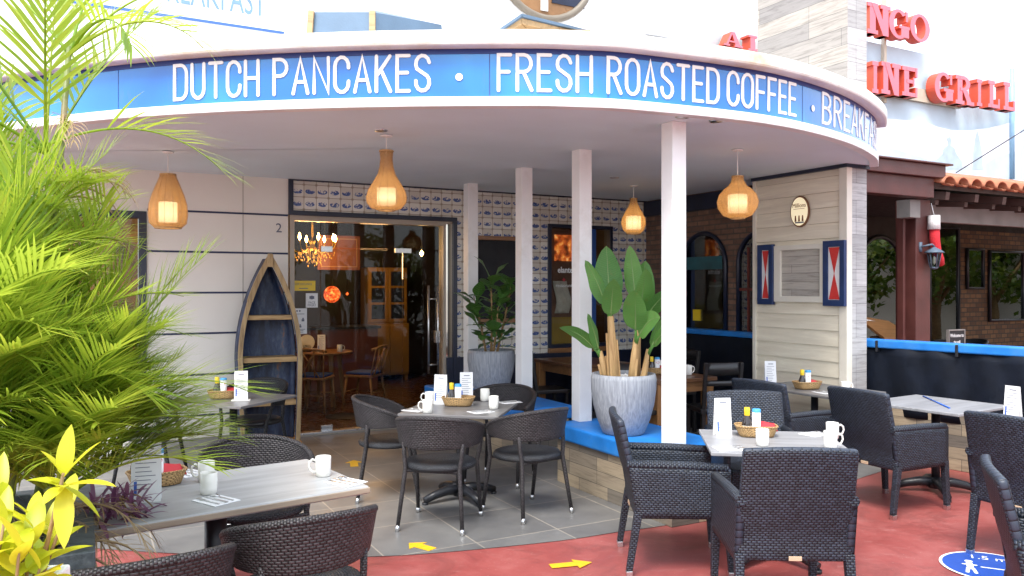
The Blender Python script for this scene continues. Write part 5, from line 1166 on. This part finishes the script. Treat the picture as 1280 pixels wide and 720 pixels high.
# dining places between tiled wall and benches
def plank_table(label, loc, rz, w, d, z=.76):
    t = thing('wooden_table', label, 'table', loc, rz, 'wooden tables behind the benches')
    mb = MB(); mb.cbox((0,0,z-.02), (w,d,.04)); mb.build('tabletop', M['walnut'], t, .005); mb = MB(); mb.cbox((0,0,z-.09), (w-.1,d-.1,.10)); mb.build('apron', M['oakx'], t, .004)
    for sx in (-1, 1):
        for sy in (-1, 1): mb = MB(); mb.cbox((sx*(w/2-.07), sy*(d/2-.07), (z-.04)/2), (.09,.09,z-.04)); mb.build('leg', M['oak'], t, .004)
    return t
PT = plank_table('wooden table behind the banana plant, with orange-brown legs', L(.42, -2.3, 0), TH, .75, 1.0); dup_at(PT, 'wooden table under the poster window', L(.55, -.72, 0), TH)
def ladder(label, loc, rz):
    t = thing('ladderback_chair', label, 'chair', loc, rz, 'black ladder-back chairs behind the benches')
    mb = MB(); mb.cbox((0,0,.45), (.42,.42,.045)); mb.build('seat', M['blackwood'], t, .01)
    for sy in (-1, 1):
        mb = MB(); mb.bar((.18, sy*.18, 0), (.18, sy*.18, .43), .036, .036); mb.build('leg', M['blackwood'], t, .003)
        mb = MB(); mb.bar((-.20, sy*.18, 0), (-.19, sy*.18, .45), .036, .036); mb.bar((-.19, sy*.18, .45), (-.26, sy*.18, .92), .036, .034); mb.build('leg', M['blackwood'], t, .003)
    for z, h in ((.86, .12), (.72, .05), (.61, .05)):
        mb = MB(); mb.slab(lambda a, b: (-.19-(z-.45)*.15-.015*math.sin(math.pi*a), -.17+.34*a, z-h/2+h*b), 8, 2, .018); mb.build('back_slat', M['blackwood'], t)
    return t
LC = ladder('black ladder-back chair between white column and plank wall', (1.98, 7.9, 0), R(100))
for lab, p_, a in (('black ladder-back chair at the poster window table, near the navy dado', L(.02, -.8, 0), 20), ('black ladder-back chair by the banquette under the first brick arch', L(1.2, -1.6, 0), 200), ('black ladder-back chair in the gap between the two blue benches', L(.05, -2.55, 0), 40)): dup_at(LC, lab, p_, R(a))
p_ = L(.5, -2.15, .76); mg('mug at the edge of the wooden table behind the banana plant', at(826, 446, 8.35)+Vector((0,0,-.02)), 20); mug_z = .76
for o in list(COL.objects):
    if o.get('label', '') == 'mug at the edge of the wooden table behind the banana plant': o.location = L(.64, -2.55, .76)
mg('mug beyond the white column on the wooden table', L(.72, -1.98, .76), 40)
cond('the wooden table behind the banana plant', tuple(L(.40, -2.35, .76)), R(10))

# ================================================================== bits at the grill
st = thing('christmas_stocking', 'red knitted christmas stocking with white cuff on the maroon post', 'stocking', L(3.86, -3.04, 2.18), TH)
mb = MB(); mb.tube([(-.02,0,.16), (-.01,0,.0), (.02,0,-.12), (.05,-.01,-.22), (.10,-.01,-.28)], [.055,.055,.052,.055,.035], 12); mb.build('sock', M['stocking'], st); mb = MB(); mb.tube([(-.025,0,.12), (-.025,0,.28)], [.068,.064], 14); mb.build('cuff', M['fur'], st); mb = MB(); mb.tube([(-.02,0,.28), (-.03,.03,.42)], .004, 6); mb.build('loop', M['paper'], st)
lt = thing('wall_lantern', 'blue-grey lantern on a bracket on the maroon post', 'lantern', L(3.78, -3.08, 2.03), TH); lt.scale = (.68, .68, .68)
iron = paint('blue_grey_iron', (.09,.13,.18), .5, .2, 15, .1)
mb = MB(); mb.tube([(-.16,.13,.10), (-.16,.02,.12), (-.06,0,.14), (0,0,.11)], .016, 8); mb.tube([(-.16,.14,.02), (-.16,.14,.18)], .03, 10); mb.build('bracket', iron, lt)
mb = MB(); mb.lathe([(.16,.0), (.13,.03), (.05,.08), (.02,.10), (0,.11)], 6); mb.build('lamp_top', iron, lt); mb = MB(); mb.lathe([(.06,-.24), (.105,-.01)], 6, cap=False); mb.build('lamp_glass', M['lampglass'], lt); mb = MB()
for k in range(6): q = k*math.pi/3; mb.tube([(.062*math.cos(q), .062*math.sin(q), -.25), (.108*math.cos(q), .108*math.sin(q), 0)], .007, 5)
mb.lathe([(0,-.28), (.05,-.265), (.065,-.245), (.06,-.235)], 6); mb.build('lamp_cage', iron, lt); mb = MB(); mb.lathe([(0,-.2), (.022,-.17), (.022,-.08), (0,-.05)], 10, cap=False); mb.build('bulb', M['china'], lt)
bd = thing('chalkboard', 'small black welcome board standing behind the blue-topped screen', 'sign', at(1196, 425, 9.9), TH); mb = MB(); mb.box(-.155, .155, 0, .025, -.10, .12); mb.build('board', M['black'], bd); mb = MB(); frame(mb, -.165, .165, -.11, .13, -.006, .03, .014); mb.build('frame', M['greybeam'], bd); mb = MB(); text(mb, 'Welcome to', .062, lambda x, y, d: (x, -.003-d, .055+y), .001, .85); text(mb, 'the grill', .05, lambda x, y, d: (x, -.003-d, -.025+y), .001, .85); mb.build('lettering', M['paper'], bd); mb = MB(); mb.box(-.02, .02, .03, .06, -1.0+.03, .0); mb.build('stand', M['black'], bd)
lec = thing('menu_stand', 'wooden menu lectern with slanted top beside the maroon post', 'stand', L(4.25, -2.1, 0), TH); mb = MB(); mb.add([(-.28,-.2,.98), (.30,-.25,.94), (.34,.2,1.16), (-.24,.25,1.24), (-.28,-.2,1.02), (.30,-.25,.98), (.34,.2,1.20), (-.24,.25,1.28)], [(3,2,1,0), (4,5,6,7), (0,1,5,4), (1,2,6,5), (2,3,7,6), (3,0,4,7)]); mb.build('desk', M['oakx'], lec, .004); mb = MB(); mb.add([(-.2,-.14,1.037), (.22,-.18,1.007), (.26,.13,1.165), (-.18,.18,1.235)], [(0,1,2,3)]); mb.build('menu_sheet', M['paper'], lec); mb = MB(); mb.box(-.16, .16, -.1, .1, 0, 1.02); mb.build('pedestal', M['greybeam'], lec, .006)
for lab, s_, t_, a in (('black barrel chair on the grill porch beside the welcome board', 5.3, -1.8, 200), ('black barrel chair on the grill porch farther from the post', 6.2, -1.9, 190)): dup_at(D0, lab, L(s_, t_, .12), R(a), 'black chairs on the grill porch')
mb = MB(); mb.box(3.2, 9, -2.7, -.31, 0, .118); o = mb.build('porch_floor', M['darkwall'], None, .01, ORG, TH); structure(o)
# ================================================================== plants
def pot(label, loc, r=.255, h=.47):
    t = thing('plant_pot', label, 'plant pot', loc, 0, 'ribbed grey glazed pots')
    k = r/.255; v = h/.47
    mb = MB(); mb.lathe([(.0,.0), (.15*k,.0), (.165*k,.012*v), (.205*k,.11*v), (.238*k,.23*v), (.254*k,.35*v), (.255*k,.43*v), (.248*k,.468*v), (.232*k,.47*v), (.228*k,.44*v), (.225*k,.42*v), (0,.42*v)], 40, cap=False); mb.build('vessel', M['pot'], t)
    mb = MB(); random.seed(4)
    for i in range(170):
        a = random.random()*6.283; rr = .215*k*math.sqrt(random.random()); s_ = .012+.012*random.random(); mb.T = Matrix.Translation((rr*math.cos(a), rr*math.sin(a), .428*v)) @ Matrix.Rotation(random.random()*6, 4, 'Z') @ Matrix.Diagonal((s_*1.4, s_, s_*.8, 1)); mb.lathe([(0,-1), (.8,-.5), (.9,.3), (0,1)], 7, cap=False)
    o = mb.build('pebbles', M['pebble'], t); o['kind'] = 'stuff'; return t
P1 = pot('ribbed grey pot of the banana plant on the near blue bench', L(-1.0, -3.69, .50)); P2 = dup_at(P1, 'ribbed grey pot of the fiddle-leaf fig on the bench near the doors', L(-.86, -1.12, .50))
def blade(mb, base, d, up, ln, wid, droop, prof, fold=.18, n=8, m_rib=True, wave=.0, rib=None):
    """one leaf: base point, direction, up hint; folded along its midrib"""
    d = Vector(d).normalized(); p = Vector(base); side = d.cross(Vector(up))
    if side.length < 1e-3: side = Vector((1,0,0))
    side.normalize(); rows = []; cen = []
    for i in range(n+1):
        f = i/n; nrm = side.cross(d).normalized(); w = wid*prof(f); wv = math.sin(f*11)*wave
        rows.append((p-side*w+nrm*(w*fold+wv*w), p+Vector((0,0,0)), p+side*w+nrm*(w*fold-wv*w))); cen.append(p.copy())
        p = p+d*ln/n; d = (d+Vector((0,0,-droop/n))).normalized(); side = (side-d*side.dot(d)).normalized()
    vs = [q for r in rows for q in r]; fs = []
    for i in range(n):
        o = i*3; fs += [(o, o+1, o+4, o+3), (o+1, o+2, o+5, o+4)]
    uv_ = []
    for i in range(n):
        a0, a1 = i/n*ln, (i+1)/n*ln; w0, w1 = wid*prof(i/n), wid*prof((i+1)/n)
        uv_ += [[(w0,a0), (0,a0), (0,a1), (w1,a1)], [(0,a0), (w0,a0), (w1,a1), (0,a1)]]
    mb.add(vs, fs, uv_, True)
    if rib is not None: rib.tube([c+Vector((0,0,.002)) for c in cen], [max(.0015, .007*(1-i/n)) for i in range(n+1)], 5)
lance = lambda f: max(.02, math.sin(math.pi*min(1, f**.8))**.75) if f < 1 else .01
oval = lambda f: max(.03, (math.sin(math.pi*f**.72)**.6)) if 0 < f < 1 else .03
fiddle = lambda f: max(.05, (.62+.38*math.cos((f-.68)*7))*math.sin(math.pi*min(1, f*.97+.02))**.45)
# banana plant
bp = thing('banana_plant', 'banana plant with tan cut stems and broad green leaves in the near pot', 'plant', L(-1.0, -3.69, .92), 0)
mb = MB(); lv = MB(); rb = MB(); vn = MB()
stems = [((-.075,-.03), .50, .036, (-.03,.0)), ((.105,.04), .42, .030, (.02,.02)), ((.055,-.06), .33, .026, (.03,-.02)), ((-.13,.03), .22, .026, (-.05,0)), ((.15,-.02), .24, .022, (.04,.0))]
random.seed(12); tips = []
for (x, y), h, r, (lx_, ly_) in stems:
    s1 = MB(); s1.tube([(x, y, -.02), (x+lx_*.5, y+ly_*.5, h*.5), (x+lx_, y+ly_, h)], [r*1.25, r, r*.7], 9)
    for k in range(4):
        a = random.random()*6.28; s1.bar((x+math.cos(a)*r, y+math.sin(a)*r, .0), (x+lx_*.7+math.cos(a)*r*1.1, y+ly_*.7+math.sin(a)*r*1.1, h*(.5+.35*random.random())), .03, .006, .016, .003)
    s1.build('stem', M['cane'], bp); tips.append(Vector((x+lx_, y+ly_, h-.04)))
def bleaf(tip, az, el, pet, ln, wid, droop, roll=0):
    c = Vector((math.cos(R(az))*math.cos(R(el)), math.sin(R(az))*math.cos(R(el)), math.sin(R(el)))); e = tip+c*pet; rb.tube([tip, tip+c*pet*.5+Vector((0,0,.01)), e], [.017, .012, .008], 7)
    up = Vector((-math.cos(R(az)), -math.sin(R(az)), .6)) if el > 45 else Vector((0,0,1)); up = Matrix.Rotation(R(roll), 3, c) @ up
    blade(lv, e, c, up, ln, wid, droop, oval, .12, 14, wave=.05, rib=vn)
for a in ((2,-100,60,.12,.40,.10,.6,160), (1,-80,72,.10,.42,.11,.4,200), (0,100,80,.14,.46,.115,.25,170), (0,200,70,.14,.38,.095,.6,120), (1,60,76,.12,.46,.105,.35,185), (1,-30,58,.12,.40,.09,.9,150), (1,140,84,.26,.42,.075,.4,110), (2,-70,48,.08,.36,.085,1.0,90), (3,190,50,.08,.33,.068,.9,40), (3,230,68,.06,.32,.075,.5,100), (4,10,66,.06,.34,.08,.8,120), (4,-50,52,.10,.30,.07,.9,60), (0,-90,66,.05,.34,.08,.7,180)): bleaf(tips[a[0]], *a[1:])
lo = lv.build('leaf', M['banana'], bp); rb.build('leaf_stalk', paint('green_stalk', (.10,.26,.045), .5, .2, 8), bp); vn.build('midrib', M['vein'], lo)
# fiddle-leaf fig
fg = thing('fiddle_leaf_fig', 'dark green fiddle-leaf fig in the pot by the glass doors', 'plant', L(-.86, -1.12, .92), 0)
lv = MB(); sm_ = MB(); vn = MB(); random.seed(21)
for (dx, dy, h) in ((0,0,.78), (-.10,.04,.62), (.11,-.02,.70), (.04,-.1,.5)):
    top = Vector((dx*1.9, dy*1.9, h)); b0 = Vector((dx*.5, dy*.5, -.02)); sm_.tube([b0, b0.lerp(top, .5)+Vector((.01,0,.02)), top], [.014,.011,.006], 7)
    k = 0; z = .10
    while z < h+.04:
        p_ = b0.lerp(top, min(1, z/h)); az = k*137.5+random.uniform(-25, 25); el = random.uniform(0, 45)+30*(z/h); c = Vector((math.cos(R(az))*math.cos(R(el)), math.sin(R(az))*math.cos(R(el)), math.sin(R(el))))
        blade(lv, p_+c*.03, c, (0,0,1), random.uniform(.20,.31), random.uniform(.075,.105), random.uniform(.5,1.2), fiddle, .10, 9, wave=.10, rib=vn); sm_.tube([p_, p_+c*.04], .004, 5); k += 1; z += .040
lo = lv.build('leaf', M['fig'], fg); sm_.build('stem', M['twig'], fg); vn.build('midrib', paint('fig_vein', (.10,.2,.05), .5), lo)
# granite planter, palm
pc = Vector((-1.41, 2.71)); fr_ = -U; bk_ = V
pl = thing('granite_planter', 'dark speckled granite planter box at the foot of the palm', 'planter', (pc.x, pc.y, 0), TH)
mb = MB(); wd, dpth, hz = 1.5, 1.05, .755; mb.add([], [])
mb2 = MB(); wall(mb2, -wd, 0, 0, dpth, 0, hz, [(-wd+.085, -.085, .085, dpth-.085)]); mb2.v = [Vector((p.x, p.z, p.y)) for p in mb2.v]; mb2.f = [f[::-1] for f in mb2.f]; mb2.build('box', M['granite'], pl, .006)
mb = MB(); mb.add([(-wd+.08,.08,.67), (-.08,.08,.67), (-.08,dpth-.08,.67), (-wd+.08,dpth-.08,.67)], [(0,1,2,3)]); mb.build('soil', M['soil'], pl)
def pw(x, y, z=0): p_ = Vector((pc.x, pc.y, z))+U*x+V*y; return p_
pm = thing('palm', 'big bushy cane palm with bright feathery leaves spilling over the palm table', 'palm', pw(-.55, .5, .67), 0)
crown = MB(); dry = MB(); cane = MB(); random.seed(33); O_ = pw(-.55, .5, .67)
def frond(mb, b0, az, el, ln, droop, ll, lw, nl=26, curl=.5, ldroop=.5, start=.22):
    d = Vector((math.cos(az)*math.cos(el), math.sin(az)*math.cos(el), math.sin(el))); p = Vector(b0); n = 22; pts = [p.copy()]; ds = [d.copy()]
    for i in range(n):
        p = p+d*ln/n; d = (d+Vector((0,0,-droop/n*(.4+1.2*i/n)))).normalized(); pts.append(p.copy()); ds.append(d.copy())
    mb.tube(pts, [.0075*(1-.85*i/n) for i in range(n+1)], 5)
    for k in range(nl):
        f = start+(1-start)*(k+.5)/nl; i = min(int(f*n), n-1); q = pts[i].lerp(pts[i+1], f*n-i); dd_ = ds[i]; sd_ = dd_.cross(Vector((0,0,1)))
        if sd_.length < .05: sd_ = Vector((math.sin(az), -math.cos(az), 0))
        sd_.normalize(); nr = sd_.cross(dd_)
        for sg_ in (-1, 1):
            fw = .55+.9*f+random.uniform(-.12,.12); v = (dd_*fw+sd_*sg_*(1.0-.45*f)+nr*random.uniform(.1,.45)).normalized()
            l_ = ll*(math.sin(math.pi*(.22+.66*f))**.8)*random.uniform(.85,1.12); w_ = lw*random.uniform(.8,1.15)
            s2 = v.cross(nr).normalized(); nn = 4; vs = []; pp = q.copy(); vv = v.copy()
            for j, wk in enumerate((.45, 1.0, .85, .5, .03)):
                vs += [pp-s2*w_*wk, pp+s2*w_*wk]; pp = pp+vv*l_/nn; vv = (vv+Vector((0,0,-ldroop/nn*(.3+j*.5)))).normalized()
            mb.add(vs, [(2*j, 2*j+1, 2*j+3, 2*j+2) for j in range(nn)], None, True)
# canes
bases = [(-.55,.62), (-.30,.35), (-.75,.42), (-.22,.70), (-.58,.25), (-.9,.6), (-.42,.85), (-.16,.50), (-.40,.15), (-.14,.30)]
ctops = []
for i, (x, y) in enumerate(bases):
    b0 = pw(x, y, .65)-O_; h = (1.1,.75,1.3,.62,.95,1.3,1.0,.50,.8,.45)[i]; lean_ = Vector((random.uniform(-.04,.14), random.uniform(-.1,.05), 0)); tp_ = b0+lean_+Vector((0,0,h)); c1 = MB(); c1.tube([b0, b0.lerp(tp_, .5)+lean_*.2, tp_], [.022,.018,.014], 8)
    for k in range(int(h/.11)): c1.tube([b0.lerp(tp_, (k+.5)*.11/h)+Vector((0,0,-.004)), b0.lerp(tp_, (k+.5)*.11/h)+Vector((0,0,.004))], .0215, 8)
    c1.build('trunk', M['stem'], pm); ctops.append((b0, tp_, h))
for b0, tp_, h in ctops:
    for k in range(24):
        az = random.uniform(0, 6.283)
        if random.random() < .6: az = random.uniform(-1.5, .9)
        f = random.uniform(.3, 1); el = R(random.uniform(8, 66))
        if math.sin(az) < -.35: f = max(f, .6); el = max(el, R(38))
        if b0.z+f*h+O_.z < 1.3 and math.cos(az) > 0: el = max(el, R(36))
        ln = random.uniform(.42,.72)*(1.0 if el > .5 else .85)
        frond(crown, b0.lerp(tp_, f), az, el, ln, random.uniform(.5,1.3), random.uniform(.20,.36), random.uniform(.0032,.0056), 24, ldroop=random.uniform(.1,.5))
    for k in range(4): frond(crown, tp_, random.uniform(0, 6.28), R(random.uniform(58, 86)), random.uniform(.55,.85), .5, .30, .005, 22, ldroop=.3)
for k in range(9):
    frond(crown, Vector((random.uniform(-1.95,-1.75), random.uniform(2.85,3.15), random.uniform(1.2,1.55)))-O_, R(random.uniform(-8,30)), R(random.uniform(8,30)), random.uniform(.34,.52), .7, random.uniform(.24,.34), .0045, 17, ldroop=.35, start=.3)
for k in range(16):
    frond(crown, Vector((random.uniform(-2.1,-1.72), random.uniform(2.75,3.0), random.uniform(.95,1.3)))-O_, R(random.uniform(-140,-25)), R(random.uniform(8,36)), random.uniform(.26,.40), .9, random.uniform(.2,.3), .0042, 16, ldroop=.5, start=.25)
for k in range(16):
    frond(crown, Vector((random.uniform(-2.05,-1.72), random.uniform(2.85,3.1), random.uniform(1.55,2.0)))-O_, R(random.uniform(-90,60)), R(random.uniform(5,60)), random.uniform(.28,.45), .9, random.uniform(.18,.27), .0040, 20, ldroop=.4)
# tall fronds that reach in front of the sign band
tall = Vector((-1.93,3.0,1.75))-O_
c1 = MB(); c1.tube([pw(-.7,.45,.65)-O_, Vector((-1.78,3.02,1.4))-O_, Vector((-1.70,3.0,2.05))-O_, Vector((-1.66,3.0,2.55))-O_], [.017,.014,.012,.010], 8); c1.build('trunk', M['stem'], pm)
T_ = Vector((-1.70,3.0,2.05))-O_
frond(crown, T_+Vector((-.2,0,.05)), R(-4), R(28), .90, 1.5, .30, .0065, 15, ldroop=.35, start=.45)
for az, el, ln, dr in ((150,40,.9,.8), (60,62,.8,.6), (200,60,.8,.6), (-60,66,.75,.7), (110,75,.8,.4), (170,18,.8,.9), (240,30,.7,1.0)): frond(crown, T_+Vector((-.05,0,.1)), R(az), R(el), ln, dr, .30, .0075, 16, ldroop=.4)
T2 = Vector((-1.66,3.0,2.52))-O_
for az, el, ln, dr in ((5,40,.55,1.9), (40,55,.6,1.2), (-35,35,.5,2.2), (170,50,.8,.9), (100,60,.6,.8)): frond(crown, T2, R(az), R(el), ln, dr, .24, .006, 12, ldroop=.9, start=.35)
for k in range(9): frond(dry, T_+Vector((random.uniform(-.05,.06), 0, random.uniform(-.35,.3))), random.uniform(-1.2,1.2), R(random.uniform(10,60)), random.uniform(.18,.36), 2.4, .10, .0024, 9, ldroop=2.2)
for b0, tp_, h in ctops:
    for k in range(3): frond(dry, b0.lerp(tp_, .3*random.random()), random.uniform(-1.5,1), R(random.uniform(-10,30)), random.uniform(.3,.5), 2.2, .14, .003, 10, ldroop=1.5)
crown.build('crown', M['palm'], pm); dry.build('dry_fronds', M['palmdry'], pm)
# trailing purple plant over the planter rim
pp_ = thing('purple_trailing_plant', 'purple trailing plant hanging over the corner of the granite planter', 'plant', pw(-.06, .55, .74), 0)
lv = MB(); st_ = MB(); random.seed(8)
for k in range(9):
    a = random.uniform(-1.4, .7); pts = [Vector((0, random.uniform(-.35,.25), 0))]; d = Vector((math.cos(a)*.7, math.sin(a)*.4, .5)); 
    for i in range(7): pts.append(pts[-1]+d*.035); d = (d+Vector((0,0,-.28))).normalized()
    st_.tube(pts, .0035, 5)
    for i in range(1, 8):
        for q in range(2): c = Vector((random.uniform(-.4,1), random.uniform(-1,.8), random.uniform(-.5,.7))); blade(lv, pts[i], c, (0,0,1), random.uniform(.07,.14), .009, .8, lance, .2, 5)
lv.build('leaf', M['purple'], pp_); st_.build('stem', M['twig'], pp_)
# yellow shrub in a white pot, close to the viewer
wp = thing('white_pot', 'tall white square planter under the yellow shrub', 'planter', (-1.25, 1.84, 0), R(8)); mb = MB(); wall(mb, -.16, .16, -.16, .16, 0, .95, [(-.14,.14,-.14,.14)]); mb.v = [Vector((p.x, p.z, p.y)) for p in mb.v]; mb.f = [f[::-1] for f in mb.f]; mb.build('box', M['white'], wp, .006); mb = MB(); mb.add([(-.145,-.145,.90), (.145,-.145,.90), (.145,.145,.90), (-.145,.145,.90)], [(0,1,2,3)]); mb.build('soil', M['soil'], wp)
ys = thing('yellow_shrub', 'shrub with broad yellow-green leaves in the white planter', 'shrub', (-1.22, 1.84, .90), 0)
lv = MB(); st_ = MB(); random.seed(17)
for k in range(17):
    x0, y0_ = random.uniform(-.10,.12), random.uniform(-.10,.1); h = random.uniform(.12,.29); lean_ = Vector((random.uniform(-.08,.12), random.uniform(-.08,.04), h))
    b0 = Vector((x0, y0_, -.01)); tp_ = b0+lean_; st_.tube([b0, b0.lerp(tp_, .5)+Vector((.008,0,0)), tp_], [.005,.004,.003], 6)
    for i in range(8):
        f = .25+.75*i/7; p_ = b0.lerp(tp_, f); az = i*137+random.uniform(-20,20); el = random.uniform(10,40)+35*f*f; c = Vector((math.cos(R(az))*math.cos(R(el)), math.sin(R(az))*math.cos(R(el)), math.sin(R(el)))); blade(lv, p_, c, (0,0,1), random.uniform(.075,.125), random.uniform(.017,.025), random.uniform(.2,.9), lance, .25, 8)
b0 = Vector((.09,.0,0)); tp_ = Vector((.20,-.02,.325)); st_.tube([b0, b0.lerp(tp_, .5)+Vector((.012,0,0)), tp_], [.006,.005,.004], 6)
for az, el, ln in ((20,52,.11), (80,80,.12), (200,60,.08), (-10,12,.135), (250,-20,.06), (300,20,.07), (-60,-60,.14), (170,15,.10), (20,-40,.11)):
    c = Vector((math.cos(R(az))*math.cos(R(el)), math.sin(R(az))*math.cos(R(el)), math.sin(R(el)))); blade(lv, tp_+Vector((0,0,-.01 if el > 30 else -.03)), c, (0,0,1) if abs(el) < 70 else (0,-1,0), ln, .021, .4, lance, .25, 8)
lv.build('leaf', M['yleaf'], ys); st_.build('stem', M['twig'], ys)

# ================================================================== across the street, out of frame: what the window glass mirrors
def street_tree(label, loc, rz, h, mats):
    t = thing('street_tree', label, 'tree', loc, rz, 'trees across the street'); random.seed(int(h*100))
    mb = MB(); mb.tube([(0,0,0), (.05,0,h*.3), (0,.1,h*.6)], [.14,.11,.06], 8); 
    for k in range(5): a = k*1.3; mb.tube([(0,0,h*.35), (math.cos(a)*h*.14, math.sin(a)*h*.14, h*.58), (math.cos(a)*h*.24, math.sin(a)*h*.24, h*.72)], [.06,.04,.02], 6)
    mb.build('trunk', M['twig'], t); mb = MB()
    cl = [Vector((random.gauss(0, h*.16), random.gauss(0, h*.16), h*(.68+random.uniform(-.22,.24)))) for _ in range(34)]
    for c in cl:
        for _ in range(46):
            p_ = c+Vector((random.gauss(0,1), random.gauss(0,1), random.gauss(0,1)))*h*.055; d = Vector((random.gauss(0,1), random.gauss(0,1), random.gauss(0,1))).normalized(); s_ = d.cross(Vector((.3,.2,1))).normalized()*.06; mb.add([p_-s_, p_+d*.1, p_+s_, p_-d*.1], [(0,1,2,3)])
    mb.build('crown', mats, t); return t
green = leaf('street_leaf', (.05,.13,.02), (.10,.20,.03), (.25,.30,.04), .3)
s0 = street_tree('leafy street tree mirrored in the grill windows', (13.2, 12.9, 0), 0, 3.3, green)
for x, y, rz in ((16, 12.2, 1), (14.5, 14.0, 2), (18, 10.5, 3), (12.5, 11.2, 2.5), (10.5, -1.5, 4), (13.5, 2.0, 5), (7.5, -4.5, .5)): dup_at(s0, 'leafy street tree mirrored in the grill windows', (x, y, 0), rz)
hs = thing('street_house', 'low street house with terracotta roof mirrored in the window glass', 'house', (20, 8, 0), R(90))
mb = MB(); mb.box(-9, 9, -.0, 5, 0, 3.0); mb.build('wall', M['cream'], hs); mb = MB(); mb.prism([(-.8,2.9), (5.8,2.9), (2.5,4.4)], -9.5, 9.5, lambda y, x, z: (x, y, z)); mb.build('roof', M['terracotta'], hs)
for x in (-6, -2, 2, 6): mb = MB(); mb.box(x-.7, x+.7, -.05, .0, .9, 2.3); mb.build('window', M['navy'], hs)

# ================================================================== light, sky, camera
w = bpy.data.worlds.new('World'); SC.world = w; w.use_nodes = True; nt = w.node_tree
sky = nt.nodes.new('ShaderNodeTexSky'); sky.sky_type = 'NISHITA'; sky.sun_disc = False
SUN_EL, SUN_AZ = R(58), R(200)      # azimuth measured clockwise from +y: the sun stands behind the viewer's shoulder
sky.sun_elevation = SUN_EL; sky.sun_rotation = SUN_AZ; sky.air_density = 1.0; sky.dust_density = 2.5; sky.ozone_density = 1.0
bg = nt.nodes['Background']; bg.inputs[1].default_value = .15
mxw = nt.nodes.new('ShaderNodeMix'); mxw.data_type = 'RGBA'; mxw.inputs[0].default_value = .6; nt.links.new(sky.outputs[0], mxw.inputs[6]); mxw.inputs[7].default_value = (7.0,7.5,8.2,1)   # thin white cloud over the blue
nt.links.new(mxw.outputs[2], bg.inputs[0])
sl = bpy.data.lights.new('sun', 'SUN'); sl.energy = 1.9; sl.angle = R(24); sl.color = (1,.97,.92); so = bpy.data.objects.new('sun', sl); COL.objects.link(so)
dirv = Vector((math.sin(SUN_AZ)*math.cos(SUN_EL), math.cos(SUN_AZ)*math.cos(SUN_EL), math.sin(SUN_EL))); so.rotation_euler = dirv.to_track_quat('Z', 'Y').to_euler(); so.location = (0,-3,12)
cam = bpy.data.cameras.new('camera'); cam.lens = 28.125; cam.sensor_width = 36; cam.clip_end = 2000; cam.clip_start = .05; cam.shift_y = -.0016
co_ = bpy.data.objects.new('camera', cam); COL.objects.link(co_); co_.location = (0,0,1.65); co_.rotation_euler = (R(90),0,0); SC.camera = co_
vs_ = SC.view_settings; vs_.view_transform = 'Standard'; vs_.look = 'None'; vs_.gamma = 1; vs_.use_curve_mapping = False; vs_.exposure = 1.38
SC.cycles.use_denoising = True; SC.cycles.max_bounces = 8; SC.cycles.transparent_max_bounces = 16; SC.cycles.sample_clamp_indirect = 6; SC.cycles.use_adaptive_sampling = True
